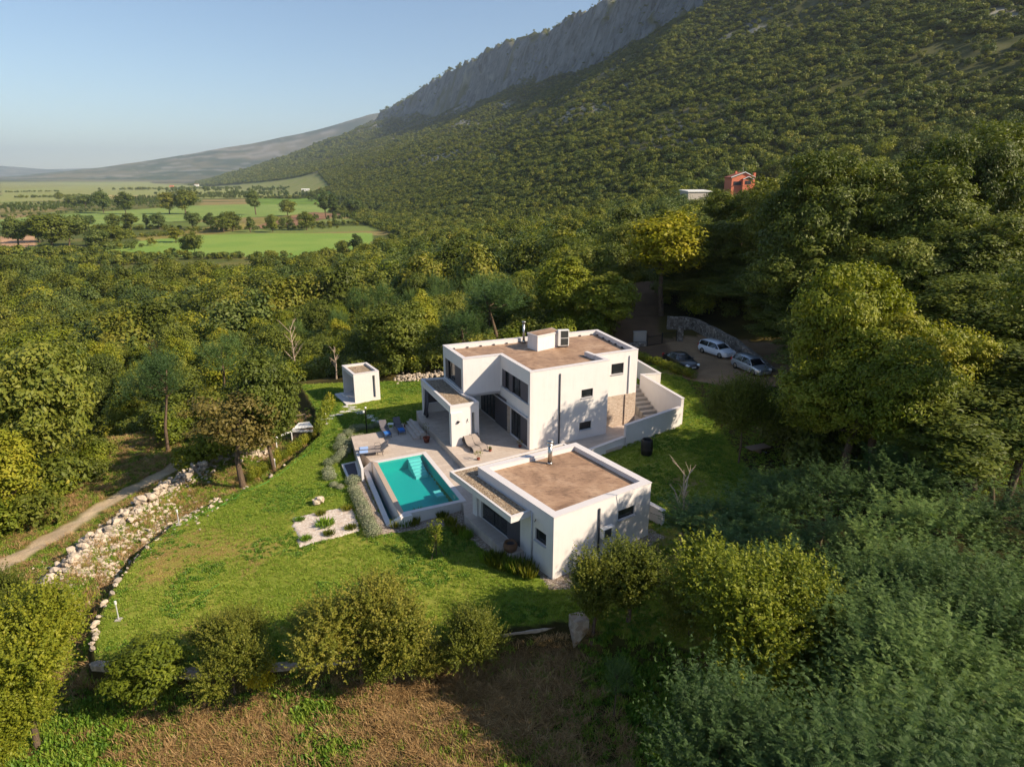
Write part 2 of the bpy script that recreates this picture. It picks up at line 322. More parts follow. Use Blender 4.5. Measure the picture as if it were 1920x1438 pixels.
    def build(s, name, mats, parent=None, smooth=False, bevel=0):
        o = bpy.data.objects.new(name, s.mesh(name, mats, smooth)); col.objects.link(o)
        if parent is not None:
            o.parent = parent; o.matrix_parent_inverse = Matrix.Translation(-parent.location) @ Matrix.Identity(4) if parent.rotation_euler.z == 0 else parent.matrix_basis.inverted()
        if bevel:
            b_ = o.modifiers.new('bevel', 'BEVEL'); b_.width = bevel; b_.segments = 2; b_.limit_method = 'ANGLE'
        return o
def _ico():
    import bmesh
    bm = bmesh.new(); bmesh.ops.create_icosphere(bm, subdivisions=2, radius=1); v = [tuple(q.co) for q in bm.verts]; f = [tuple(q.index for q in p.verts) for p in bm.faces]; bm.free(); return v, f
ICO = _ico()
def tag(o, label=None, cat=None, group=None, kind=None):
    for k, v in (('label', label), ('category', cat), ('group', group), ('kind', kind)):
        if v: o[k] = v
    return o
def thing(name, label, cat, loc=(0, 0, 0), group=None):
    o = bpy.data.objects.new(name, None); o.empty_display_size = .3; col.objects.link(o); o.location = loc
    return tag(o, label, cat, group)
def lthing(name, label, cat, loc, rz, group=None):     # thing whose parts are modelled in its own local frame
    o = thing(name, label, cat, loc, group); o.rotation_euler.z = rz; return o
def lpart(mb, name, mats, parent, smooth=False, bevel=0):
    o = mb.build(name, mats, None, smooth, bevel); o.parent = parent; return o
def dup(root, loc, rz=0, s=1, label=None, group=None):
    r = root.copy(); col.objects.link(r); r.location = loc; r.rotation_euler = (0, 0, rz); r.scale = (s, s, s) if not isinstance(s, tuple) else s
    if label: r['label'] = label
    if group: r['group'] = group
    for ch in root.children:
        c_ = ch.copy(); col.objects.link(c_); c_.parent = r
        for gch in ch.children:
            d = gch.copy(); col.objects.link(d); d.parent = c_
    return r
def npmesh(name, V_, F_, mats, mi=None, smooth=False, attrs=()):
    me = bpy.data.meshes.new(name); V_ = np.asarray(V_, np.float32); F_ = np.asarray(F_, np.int32); k = F_.shape[1]
    me.vertices.add(len(V_)); me.vertices.foreach_set('co', V_.ravel()); me.loops.add(F_.size); me.loops.foreach_set('vertex_index', F_.ravel())
    me.polygons.add(len(F_)); me.polygons.foreach_set('loop_start', np.arange(len(F_), dtype=np.int32)*k)
    if mi is not None: me.polygons.foreach_set('material_index', np.asarray(mi, np.int32))
    me.polygons.foreach_set('use_smooth', np.full(len(F_), smooth)); me.update(calc_edges=True)
    for m in (mats if isinstance(mats, (list, tuple)) else [mats]): me.materials.append(m)
    for an, dom, ty, data in attrs:
        a = me.attributes.new(an, ty, dom); a.data.foreach_set('color' if 'COLOR' in ty else 'value', np.asarray(data, np.float32).ravel())
    return me
# ------------------------------------------------------------------ the ground: one sheet out to the horizon
def ring():
    rr = [0.]; r = .8
    while r < 27000:
        rr.append(r)
        r += max(.16 if r > 12 else .4, r*.0042) if r < 75 else r*.0105 if r < 500 else r*.0085 if r < 8000 else r*.014
    return np.array(rr)
RR = ring(); AZ = np.radians(np.concatenate([np.arange(-180, -56, 3.), np.arange(-55, 55, .22), np.arange(56, 180, 3.)]))
gr, ga = np.meshgrid(RR, AZ, indexing='ij'); GX = gr*np.sin(ga); GY = gr*np.cos(ga)
GZ = T(GX, GY)
# pit under pool and overflow basin
PIT = [(-11.4, 45.6), (-7.2, 47.35), (-3.2, 39.1), (-7.7, 37.2)]
pit = inpoly(GX, GY, [(-11.2, 45.3), (-7.1, 46.95), (-3.7, 39.2), (-7.85, 37.75)]); GZ = np.where(pit, -2.9, GZ)
FPS = [[(-5.3, 54.2), (-1.2, 51.9), (1.5, 47.0), (7.4, 50.4), (10.4, 53.6), (8.3, 59.8)], [(-1.8, 36.9), (2.2, 31.1), (7.8, 35), (4.6, 40.6)]]
for P_ in FPS: GZ = np.where(inpoly(GX, GY, P_), np.minimum(GZ, -.35), GZ)
GZ = np.where(inpoly(GX, GY, [(6.8, 48), (9.1, 47.7), (14.2, 51.2), (12., 57.8), (11.6, 62), (8, 61), (9, 55)]), np.minimum(GZ, -.1), GZ)
lawn = inpoly(GX, GY, POLY) & (GY < 69) & (GX < 17)
dl = dpoly(GX, GY, EDGE)
nb = fbm(GX/6., GY/6., 4, 41); nb2 = fbm(GX/1.2, GY/1.2, 3, 43); nb3 = fbm(GX/25., GY/25., 4, 44); nb4 = fbm(GX/300., GY/300., 4, 45)
C = np.zeros(GX.shape+(3,))
def L3(c): return np.array(lin(c))
def put(mask, c): 
    m = np.clip(mask, 0, 1)[..., None]; globals()['C'] = C*(1-m)+np.asarray(c)*m
def mixc(a, b_, f): return L3(a)*(1-f[..., None])+L3(b_)*f[..., None]
C[:] = mixc((52, 50, 26), (92, 82, 44), sm(.35, .65, nb))                    # forest floor
r_ = np.hypot(GX, GY)
plain = sm(-24.5, -28.5, GZ)*sm(330, 420, r_)
put(plain, mixc((86, 96, 48), (116, 112, 64), sm(.35, .65, nb3)))
FIELDS = []
ca, sa_ = math.cos(.42), math.sin(.42); pu = (GX*ca+GY*sa_+40*nb4)/210.; pv = (-GX*sa_+GY*ca)/75.; cell = _h(np.floor(pu), np.floor(pv), 5)
for lo_, hi_, cc in ((.0, .2, (120, 136, 74)), (.2, .38, (146, 132, 88)), (.38, .5, (104, 120, 58)), (.5, .58, (160, 138, 104)), (.58, .72, (84, 96, 48))): put(plain*((cell >= lo_) & (cell < hi_))*(GY > 620)*.8, L3(cc))
def field(pts, c, c2=None, z=-30):
    P = [gz(a, b_, z) for a, b_ in pts]; m = inpoly(GX, GY, P); FIELDS.append(P)
    put(m*1., mixc(c, c2 or tuple(int(v*.85) for v in c), sm(.3, .7, nb3)))
field([(0, 336), (250, 343), (420, 352), (600, 362), (620, 372), (420, 372), (200, 372), (0, 380)], (136, 146, 84), (150, 150, 98))
field([(200, 366), (305, 368), (300, 373), (215, 373)], (196, 176, 124))
field([(0, 345), (80, 343), (150, 349), (60, 354), (0, 357)], (150, 152, 92))
field([(0, 412), (112, 403), (360, 386), (520, 382), (640, 386), (640, 392), (590, 402), (420, 410), (250, 420), (100, 432), (0, 440)], (122, 146, 78), (136, 154, 84))
field([(470, 372), (620, 374), (640, 384), (480, 384)], (116, 146, 62))
field([(0, 444), (62, 440), (72, 462), (0, 470)], (196, 158, 128))
field([(20, 472), (85, 463), (110, 478), (20, 484)], (118, 152, 70))
field([(430, 432), (455, 415), (590, 398), (640, 402), (560, 424)], (150, 116, 92))
field([(250, 445), (400, 425), (520, 405), (560, 402), (450, 432), (280, 458)], (146, 136, 78))
field([(180, 478), (233, 455), (375, 441), (520, 438), (700, 437), (694, 468), (640, 480), (560, 484), (380, 480), (233, 484)], (122, 152, 72), (134, 158, 78))
# mountain slopes and cliffs: rock where it is steep
dzr = np.gradient(GZ, axis=0)/np.maximum(np.gradient(gr, axis=0), 1e-3); dza = np.gradient(GZ, axis=1)/np.maximum(np.gradient(ga, axis=1)*np.maximum(gr, 1), 1e-3)
slope = np.hypot(dzr, dza)
S_ = .87*GX+.49*GY; T_ = -.49*GX+.87*GY
mt = sm(15, 60, GZ)*(r_ > 350)
put(mt, mixc((70, 76, 42), (98, 98, 62), sm(.3, .7, nb3)))
nrk = fbm(S_/40., T_/160., 4, 51)
put(mt*sm(.54, .66, nrk)*sm(.3, .65, nb4)*.9, L3((158, 156, 150)))
rockf = sm(.78, 1.15, slope+(fbm(GX/30., GY/30., 3, 77)-.5)*.9)*(GZ > 120)*(r_ < 7000)
rockf = rockf*sm(.34, .46, fbm(S_/60.+7, T_/90., 4, 88)+.12*(slope > 1.3)); put(rockf, mixc((70, 75, 84), (142, 146, 152), fbm(S_/14., T_/14., 4, 52)))
fh = (r_ > 6600)*sm(-24, 0, GZ)
put(fh, mixc((52, 66, 44), (112, 104, 84), sm(.42, .72, fbm(GX/700., GY/250., 5, 61))))
put(fh*sm(.56, .66, fbm(GX/500., GY/90., 5, 62))*.55*(GZ > 20), L3((158, 152, 150)))
# quarry cut on the lower slope
qx, qy, qz = atY(728, 306, 2150); put(np.exp(-((GX-qx)/42)**2-((GY-qy)/150)**2)*1.4-.3, L3((178, 140, 96)))
qx, qy, qz = atY(1650, 84, 900); put(np.exp(-((GX-qx)/45)**2-((GY-qy)/22)**2)*1.3-.4, L3((150, 136, 118)))
# foreground rough field of straw and weeds
fg = (~inpoly(GX, GY, POLY))*(r_ < 75)*(GY < 34)*sm(.1, .8, dl)
put(fg, mixc((104, 84, 56), (66, 66, 32), sm(.42, .62, nb)))
lft = (~inpoly(GX, GY, POLY))*(GX < -14)*(GY > 27)*(GY < 62)*sm(.1, .8, dl)*(dl < 26)
put(lft, mixc((86, 104, 36), (124, 112, 60), sm(.42, .66, nb)))
put(.6*lft*sm(5.2, 3.4, dl+(nb2-.5)*3)*sm(.40, .58, nb2)*.8*(dl > .4), L3((168, 150, 128)))
# lawn
lm = lawn*sm(0, .3, dl+(nb2-.5)*.4)
put(lm, mixc((110, 130, 46), (148, 152, 68), sm(.3, .7, nb)))
dry = sm(.5, .72, fbm(GX/5.+3, GY/5., 4, 47))*sm(40, 34, GY)
put(lm*dry*.7, L3((156, 144, 76)))
# right hand lawn, driveway, parking court, dirt track
PARK = [g(1180, 650)[:2], g(1215, 600)[:2], (13, 75), (24, 78), (34, 70), (30, 60), (22, 58), (18.5, 60.5), (14.5, 64.0)]
pk = inpoly(GX, GY, PARK)*1.; put(pk, mixc((140, 114, 90), (178, 148, 118), nb2))
rd = dpoly(GX, GY, [(15, 70), (15.2, 80), (17.5, 90), (21, 104), (30, 120)]); put(sm(3.4, 2.6, rd), mixc((104, 82, 66), (132, 106, 84), nb2))
TR = [g(-160, 1150)[:2], g(0, 1062)[:2], g(110, 1000)[:2], g(215, 935)[:2], g(290, 897)[:2], g(335, 870)[:2], g(400, 850)[:2], g(470, 815)[:2]]
put(sm(1.15, .55, dpoly(GX, GY, TR)+(nb2-.5)*1.1), mixc((170, 148, 122), (214, 194, 168), nb2))
TR2 = [TR[5], g(250, 840)[:2], g(205, 832)[:2], g(165, 826)[:2]]
put(sm(1.1, .5, dpoly(GX, GY, TR2)+(nb2-.5)*1.3), mixc((150, 128, 104), (196, 174, 148), nb2))
for (q, rad) in (((1290, 905), 1.2), ((1190, 1010), 2.5), ((1230, 1050), 3.0), ((1160, 1050), 2)):
    x0, y0, _ = g(*q); put(sm(rad, rad*.4, np.hypot(GX-x0, GY-y0)+(nb2-.5)*2)*.7, L3((140, 118, 96)))
na, nr = len(AZ), len(RR)
ii, jj = np.meshgrid(np.arange(nr-1), np.arange(na), indexing='ij'); j2 = (jj+1) % na
F_ = np.stack([ii*na+jj, (ii+1)*na+jj, (ii+1)*na+j2, ii*na+j2], -1).reshape(-1, 4)
b = NB('ground_soil_and_grass'); c = b.attr('zone'); n1 = b.noise(9, 5, .7, 'World'); n2 = b.noise(1.1, 4, .6, 'World'); n3 = b.noise(.02, 5, .65, 'World')
c = b.mix(b.ramp(n1, (.3, .55), (.7, 0)), c, b.mix(1., c, (.35, .38, .22), 'MULTIPLY')); c = b.mix(b.ramp(n2, (.35, 0), (.7, .35)), c, b.mix(1., c, (1.45, 1.3, 1.1), 'MULTIPLY'))
ra = b.n('ShaderNodeAttribute', attribute_name='zone').outputs['Alpha']; cr = b.noise(.035, 9, .72, 'World', (1, 1, .4), dist=1.2); cr2 = b.ramp(cr, (.36, .28), (.5, 1), (.72, 1.35))
c = b.mix(ra, c, b.mix(1., c, cr2, 'MULTIPLY')); hh = b.mix(ra, n1, b.math('MULTIPLY', cr, 120.)); M['ground'] = b.fin(c, .95, hh, .5, .05, spec=.1)
me = npmesh('ground', np.stack([GX, GY, GZ], -1).reshape(-1, 3), F_[:, ::-1], M['ground'], smooth=True, attrs=[('zone', 'POINT', 'FLOAT_COLOR', np.concatenate([C, np.clip(rockf, 0, 1)[..., None]], -1))])
o = bpy.data.objects.new('ground', me); col.objects.link(o); tag(o, kind='structure')
# ------------------------------------------------------------------ foliage
def leafmat(name, cols, trans=.28, rough=.55, varobj=True):
    """cols: dark..light leaf colours; each leaf takes one by its own tint, each plant shifts along them"""
    b = NB(name); t = b.attr('tint', 'Fac'); oi = b.n('ShaderNodeObjectInfo').outputs['Random']
    f = b.math('ADD', b.math('MULTIPLY', t, .55), b.math('MULTIPLY', oi, .45)) if varobj else t
    c = b.ramp(f, *[(.08+.84*i/(len(cols)-1), lin(q)) for i, q in enumerate(cols)])
    p = b.n('ShaderNodeBsdfPrincipled'); b.l(c, p.inputs['Base Color']); p.inputs['Roughness'].default_value = rough; p.inputs['Specular IOR Level'].default_value = .25
    tl = b.n('ShaderNodeBsdfTranslucent'); b.l(b.mix(1., c, (1.2, 1.25, .5), 'MULTIPLY'), tl.inputs[0])
    m = b.n('ShaderNodeMixShader'); m.inputs[0].default_value = trans; b.l(p.outputs[0], m.inputs[1]); b.l(tl.outputs[0], m.inputs[2]); b.l(m.outputs[0], b.out.inputs[0]); return b.m
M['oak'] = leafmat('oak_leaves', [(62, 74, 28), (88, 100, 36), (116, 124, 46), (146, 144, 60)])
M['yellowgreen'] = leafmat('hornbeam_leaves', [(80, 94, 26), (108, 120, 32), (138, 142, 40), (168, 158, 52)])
M['robinia'] = leafmat('robinia_leaves', [(54, 78, 42), (78, 102, 54), (104, 128, 66), (138, 156, 82)])
M['bush'] = leafmat('bush_leaves', [(66, 76, 28), (92, 102, 34), (118, 122, 42), (146, 138, 56)])
M['dryleaf'] = leafmat('browning_leaves', [(92, 88, 44), (110, 100, 50), (124, 112, 58), (134, 124, 66)])
M['golden'] = leafmat('golden_leaves', [(100, 108, 20), (138, 138, 26), (168, 158, 34), (190, 172, 44)])
M['poplar'] = leafmat('poplar_leaves', [(66, 84, 40), (82, 98, 46), (100, 114, 54), (122, 130, 66)])
M['lavender'] = leafmat('grey_lavender', [(104, 114, 86), (134, 142, 112), (154, 160, 128), (164, 154, 138)], .15, .8)
M['grassleaf'] = leafmat('grass_blades', [(106, 134, 42), (130, 154, 50), (152, 168, 62), (172, 174, 88)], .3, .6)
M['weed'] = leafmat('weed_leaves', [(72, 108, 34), (92, 126, 38), (114, 144, 44), (134, 154, 58)])
M['straw'] = leafmat('dry_straw', [(118, 92, 60), (152, 122, 80), (178, 146, 100), (194, 166, 122)], .2, .8)
b = NB('bark'); n = b.noise(6, 5, .7, 'Object', (3, 3, .6)); M['bark'] = b.fin(b.ramp(n, (.3, lin((62, 50, 40))), (.7, lin((128, 110, 92)))), .95, n, .6, .03, spec=.1)
M['bark_pale'] = flat('pale_dead_wood', (176, 156, 134), .9)
def cards(P, N, s, g_, asp=.5, droop=0.):
    """rhombic leaves at P with normals N and half length s"""
    n = len(P); A = g_.normal(size=(n, 3)); U = np.cross(N, A); U /= np.linalg.norm(U, axis=1, keepdims=True)+1e-9; W = np.cross(N, U)
    s = np.asarray(s).reshape(-1, 1)
    V_ = np.stack([P+U*s, P+W*s*asp, P-U*s, P-W*s*asp], 1).reshape(-1, 3)
    return V_, np.arange(4*n).reshape(-1, 4)
def unit(a): return a/(np.linalg.norm(a, axis=1, keepdims=True)+1e-9)
def tubes_np(mb):
    return mb
def trunk_mb(h, r, limbs, g_, lean=0.06, n=7):
    mb = MB(); top = Vector((g_.normal()*lean*h, g_.normal()*lean*h, h))
    pts = [Vector((0, 0, -.6)), Vector((0, 0, 0)), top*.33+Vector((g_.normal()*.1, g_.normal()*.1, 0)), top*.66+Vector((g_.normal()*.12, g_.normal()*.12, 0)), top]
    mb.tube(pts, [r*1.35, r*1.1, r*.85, r*.6, r*.28], n)
    for c in limbs:
        c = Vector(c); k = min(.9, max(.25, (c.z-.25*(Vector((c.x, c.y, 0)).length)-.4)/h)); base = top*k; mid = base.lerp(c, .5)+Vector((0, 0, -.12*(c-base).length))
        mb.tube([base, mid, c], [r*.42, r*.26, r*.07], 5, cap=False)
    return mb
def lobes(g_, n, R_, H, low, m=6, lo=.30, hi=.58, spread=.62):
    """n points on the skin of several overlapping lobes; returns points and outward directions"""
    c = unit(g_.normal(size=(m, 3))); c[:, 2] = np.abs(c[:, 2])*1.1-.35; c = c*(g_.uniform(.45, 1, m)*spread)[:, None]; c[0] = (0, 0, -.1); rr = g_.uniform(lo, hi, m); rr[0] = .6 if m < 12 else .42
    k = g_.choice(m, n*4, p=rr**2/np.sum(rr**2)); d = unit(g_.normal(size=(n*4, 3))); P = c[k]+d*(rr[k]*g_.uniform(.45, 1.05, n*4)**.6)[:, None]
    q = P[:, None]-c[None]; ins = ((q**2).sum(-1) < (rr*.72)[None]**2).sum(1) > 0
    ok = (P[:, 2] > low)&~(ins&(g_.uniform(0, 1, n*4) < .75)); P = P[ok][:n]; d = d[ok][:n]; return P*np.array([R_, R_, H]), unit(d+unit(P)*.4)
def crown(g_, R_, H, n_cl, n_lf, ls, low=-.55, clr=.30, lobe=.35, up=.5, narrow=0., asp=.5, lb=(6, .30, .58, .62)):
    """leaf clumps spread through an uneven crown volume centred at origin; returns verts, faces, tint, clump centres"""
    Cc, D = lobes(g_, n_cl, R_, H, low, *lb); n_cl = len(D)
    if narrow: Cc[:, :2] *= (1-narrow*np.clip(Cc[:, 2:3]/H, 0, 1))
    rc = clr*R_*g_.uniform(.6, 1.25, n_cl)
    ct = g_.uniform(0, 1, n_cl)
    k = np.repeat(np.arange(n_cl), n_lf)
    d = unit(g_.normal(size=(len(k), 3))); q = g_.uniform(.15, 1, len(k))**.5
    P = Cc[k]+d*(rc[k]*q)[:, None]*np.array([1.15, 1.15, .75])+np.array([0, 0, 1.])*(.12*rc[k]*np.maximum(0, 1-2*q))[:, None]
    N = unit(d*.8+np.array([0, 0, up])+unit(Cc)[k]*.35+g_.normal(size=(len(k), 3))*.42)
    V_, F_ = cards(P, N, ls*g_.uniform(.65, 1.3, len(k)), g_, asp)
    tint = np.clip(.55*ct[k]+.45*g_.uniform(0, 1, len(k)), 0, 1)
    return V_, F_, np.repeat(tint, 4), Cc
def tree_proto(name, mat, R_, H, th, ncl, nlf, ls, seed, trunk_r=.16, limbs=9, **k):
    """mesh pair (trunk, crown): crown centre height th, half height H"""
    g_ = np.random.default_rng(seed); V_, F_, ti, Cc = crown(g_, R_, H, ncl, nlf, ls, **k); V_ = V_+np.array([0, 0, th])
    cm = npmesh(name+'_crown', V_, F_, M[mat], attrs=[('tint', 'POINT', 'FLOAT', ti)])
    tops = Cc[g_.choice(len(Cc), min(limbs, len(Cc)), replace=False)]*.8+np.array([0, 0, th])
    tm = trunk_mb(th+H*.35, trunk_r, tops, g_).mesh(name+'_trunk', M['bark'], True)
    return tm, cm
def robinia(name, R_, H, th, nsh, seed, ls=.13, shoot=14):
    """feathery crown: upright shoots carrying pinnate leaves with paired leaflets"""
    g_ = np.random.default_rng(seed)
    Cc, D = lobes(g_, nsh, R_, H, -.4, 13, .14, .28, .88); nsh = len(D)
    dirn = unit(D*.55+np.array([0, 0, .85])+g_.normal(size=(nsh, 3))*.22); ln = g_.uniform(.8, 1.75, nsh)
    k = np.repeat(np.arange(nsh), shoot); t = np.tile(np.linspace(0, 1, shoot), nsh)+g_.uniform(-.04, .04, len(k)); B_ = Cc[k]+dirn[k]*(t*ln[k])[:, None]
    az = g_.uniform(0, 6.283, len(k)); side = np.stack([np.cos(az), np.sin(az), g_.uniform(-.15, .55, len(k))], 1); rd = unit(side+dirn[k]*.35)
    L = ls*2.1*g_.uniform(.7, 1.2, len(k))*(1.25-.8*t)
    nrm = unit(np.array([0, 0, 1.])+g_.normal(size=(len(k), 3))*.35); wd = unit(np.cross(rd, nrm)); VV = []; FF = []; n = len(k); npair = 6; o = 0
    for i in range(npair):
        f = (i+.7)/npair; drop = np.array([0, 0, -1.])*(f*f*.35*L)[:, None]
        c0 = B_+rd*(f*L)[:, None]+drop; wl = (.30*L*(1-.35*f))[:, None]; hw = (.075*L)[:, None]
        for sg in (-1, 1):
            e = c0+wd*wl*sg+rd*hw*.8+np.array([0, 0, -.18])*wl; m_ = c0+wd*wl*sg*.5
            VV.append(np.stack([c0, m_+rd*hw, e, m_-rd*hw], 1).reshape(-1, 3)); FF.append(np.arange(4*n).reshape(-1, 4)+o); o += 4*n
    V_ = np.concatenate(VV)+np.array([0, 0, th]); F_ = np.concatenate(FF)
    ct = g_.uniform(0, 1, nsh)[k]; ti = np.clip(.45*ct+.25*g_.uniform(0, 1, n)+.3*t, 0, 1); ti = np.tile(np.repeat(ti, 4), 2*npair)
    cm = npmesh(name+'_crown', V_, F_, M['robinia'], attrs=[('tint', 'POINT', 'FLOAT', ti)])
    tm = trunk_mb(th+H*.3, .14, Cc[g_.choice(nsh, 12)]*.85+np.array([0, 0, th]), g_).mesh(name+'_trunk', M['bark'], True)
    return tm, cm
def tree(protos, name, label, cat, x, y, s=1., rz=0., group=None, z=None, sz=None):
    tm, cm = protos; z = tz(x, y) if z is None else z
    r = thing(name, label, cat, (x, y, z-.05), group); r.rotation_euler.z = rz; r.scale = (s, s, sz or s)
    for n_, m_ in (('trunk', tm), ('crown', cm)):
        o = bpy.data.objects.new(n_, m_); col.objects.link(o); o.parent = r
    return r
def sprayed(name, mat, R_, H, th, nsh, nlf, ls, seed, low=-.6, lobe=.45, up=.55, ln=(.45, 1.25), narrow=0., trunk_r=.08, limbs=14, spread=.16):
    """crown of leafy twigs: simple leaves set along outward growing shoots"""
    g_ = np.random.default_rng(seed); Cc, D = lobes(g_, nsh, R_, H, low, 15, .13, .34, .88); nsh = len(D)
    if narrow: Cc[:, :2] *= 1-narrow*np.clip(Cc[:, 2:3]/H, 0, 1)
    dr = unit(D*.7+np.array([0, 0, up])+g_.normal(size=(nsh, 3))*.3); L = g_.uniform(*ln, nsh)
    k = np.repeat(np.arange(nsh), nlf); t = np.tile(np.linspace(0, 1, nlf), nsh); off = unit(g_.normal(size=(len(k), 3)))*(spread*(1.15-t)*g_.uniform(.4, 1, len(k)))[:, None]
    P = Cc[k]+dr[k]*(t*L[k])[:, None]+off; N = unit(np.array([0, 0, .8])+off*3+g_.normal(size=(len(k), 3))*.5)
    V_, F_ = cards(P, N, ls*g_.uniform(.6, 1.3, len(k))*(1.15-.4*t), g_, .55); V_[:, 2] += th
    ti = np.clip(.5*g_.uniform(0, 1, nsh)[k]+.3*g_.uniform(0, 1, len(k))+.2*t, 0, 1)
    cm = npmesh(name+'_crown', V_, F_, M[mat], attrs=[('tint', 'POINT', 'FLOAT', np.repeat(ti, 4))])
    tm = trunk_mb(th+H*.3, trunk_r, Cc[g_.choice(nsh, limbs)]*.85+np.array([0, 0, th]), g_).mesh(name+'_trunk', M['bark'], True); return tm, cm
# prototypes: meshes only, shared by the trees below
PT = {}
for i in range(4): PT['oak%d' % i] = tree_proto('oak', 'oak', 3.3+.3*(i % 2), 3.7+.2*i, 4.9+.2*i, 170, 95, .13, 100+i, clr=.24, low=-.8)
for i in range(3): PT['hb%d' % i] = tree_proto('hornbeam', 'yellowgreen', 2.8, 4.0, 4.5, 150, 95, .12, 200+i, clr=.23, lobe=.5, up=.7, narrow=.35, low=-.9)
for i in range(2): PT['dry%d' % i] = tree_proto('dry_tree', 'dryleaf', 2.5, 3.0, 4.8, 100, 50, .11, 230+i, clr=.22, limbs=16, lobe=.6)
for i in range(3): PT['rob%d' % i] = robinia('robinia', 3.0, 2.7, 5.6, 330, 300+i, ls=.095, shoot=22)
for i in range(2): PT['robfine%d' % i] = robinia('robinia_fine', 2.7, 2.3, 5.2, 640, 320+i, ls=.075, shoot=27)
for i in range(3): PT['bigoak%d' % i] = tree_proto('big_oak', 'oak', 5.2, 5.6+.4*i, 8.6, 380, 110, .125, 330+i, clr=.14, low=-.85, trunk_r=.3, limbs=18, lb=(16, .16, .36, .8))
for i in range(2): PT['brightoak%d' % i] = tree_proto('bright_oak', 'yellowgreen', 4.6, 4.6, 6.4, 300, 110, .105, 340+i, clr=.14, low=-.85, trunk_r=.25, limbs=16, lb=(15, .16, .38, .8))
PT['fine'] = sprayed('fine_oak', 'yellowgreen', 3.0, 2.7, 4.4, 2300, 24, .072, 401, trunk_r=.12)
PT['fine2'] = sprayed('fine_tree', 'bush', 2.6, 2.4, 3.4, 1700, 24, .066, 402, low=-.8)
for i in range(3): PT['bush%d' % i] = sprayed('bush', 'bush', 1.9, 1.7, 1.9, 900, 24, .062, 410+i, low=-.9)
PT['gold'] = tree_proto('golden_bush', 'golden', 1.1, 1.2, 1.3, 60, 70, .06, 420, clr=.28, low=-.8, trunk_r=.04)
PT['tallthin'] = tree_proto('tall_oak', 'oak', 3.7, 3.2, 13.5, 85, 62, .14, 470, clr=.20, limbs=14, trunk_r=.22)
PT['goldtree'] = tree_proto('golden_tree', 'golden', 3.2, 3.2, 6, 130, 80, .14, 421, clr=.24, lobe=.6, limbs=14)
for i in range(2): PT['upright%d' % i] = sprayed('upright_bush', 'bush', 1.1, 2.0, 2.2, 800, 22, .058, 430+i, low=-.95, narrow=.5, up=1.2)
for i in range(3): PT['poplar%d' % i] = tree_proto('poplar', 'poplar', 3.6-.6*i, 7., 8.5, 90, 60, .34, 440+i, clr=.34, narrow=.4, lobe=.5, trunk_r=.3)
for i in range(3): PT['far%d' % i] = tree_proto('far_tree', ['oak', 'bush', 'poplar'][i], 3.8, 4.8, 5.4, 60, 60, .30, 450+i, clr=.33, lobe=.5, low=-.7)
# far woodland prototypes: crown only
def lowcrown(name, mat, R_, H, th, ncl, nlf, ls, seed):
    g_ = np.random.default_rng(seed); V_, F_, ti, Cc = crown(g_, R_, H, ncl, nlf, ls, low=-.35, clr=.36, lobe=.4); V_[:, 2] += th
    return npmesh(name, V_, F_, M[mat], attrs=[('tint', 'POINT', 'FLOAT', ti)])
# ------------------------------------------------------------------ scattering of uncountable cover
def scatter(name, pts, sc_, rz, vi, meshes, label=None, cat=None, tilt=None, parent=None):
    """one object: a point mesh whose geometry nodes set one of the meshes on every point"""
    me = bpy.data.meshes.new(name+'_points'); me.vertices.add(len(pts)); me.vertices.foreach_set('co', np.asarray(pts, np.float32).ravel())
    for an, ty, data in (('sc', 'FLOAT', sc_), ('rz', 'FLOAT', rz), ('vi', 'INT', vi)):
        a = me.attributes.new(an, ty, 'POINT'); a.data.foreach_set('value', np.asarray(data, np.float32 if ty == 'FLOAT' else np.int32))
    me.update(); o = bpy.data.objects.new(name, me); col.objects.link(o); tag(o, label, cat, None, 'stuff')
    if parent: o.parent = parent
    src = bpy.data.collections.new(name+'_variants')
    for i, m_ in enumerate(meshes):
        q = bpy.data.objects.new('%s_variant_%02d' % (name, i), m_); src.objects.link(q)
    ng = bpy.data.node_groups.new(name+'_nodes', 'GeometryNodeTree'); ng.interface.new_socket('Geometry', in_out='INPUT', socket_type='NodeSocketGeometry'); ng.interface.new_socket('Geometry', in_out='OUTPUT', socket_type='NodeSocketGeometry')
    N_ = ng.nodes; K = ng.links; gi = N_.new('NodeGroupInput'); go = N_.new('NodeGroupOutput'); mp = N_.new('GeometryNodeMeshToPoints')
    ci = N_.new('GeometryNodeCollectionInfo'); ci.inputs[0].default_value = src; ci.inputs['Separate Children'].default_value = True; ci.inputs['Reset Children'].default_value = True
    ip = N_.new('GeometryNodeInstanceOnPoints'); ip.inputs['Pick Instance'].default_value = True
    def at_(nm, ty):
        a = N_.new('GeometryNodeInputNamedAttribute'); a.data_type = ty; a.inputs[0].default_value = nm; return a.outputs[0]
    cx = N_.new('ShaderNodeCombineXYZ'); K.new(at_('rz', 'FLOAT'), cx.inputs[2])
    K.new(gi.outputs[0], mp.inputs[0]); K.new(mp.outputs[0], ip.inputs['Points']); K.new(ci.outputs[0], ip.inputs['Instance']); K.new(at_('vi', 'INT'), ip.inputs['Instance Index'])
    K.new(cx.outputs[0], ip.inputs['Rotation']); K.new(at_('sc', 'FLOAT'), ip.inputs['Scale']); K.new(ip.outputs[0], go.inputs[0])
    md = o.modifiers.new('scatter', 'NODES'); md.node_group = ng; me.materials.append(meshes[0].materials[0])
    return o
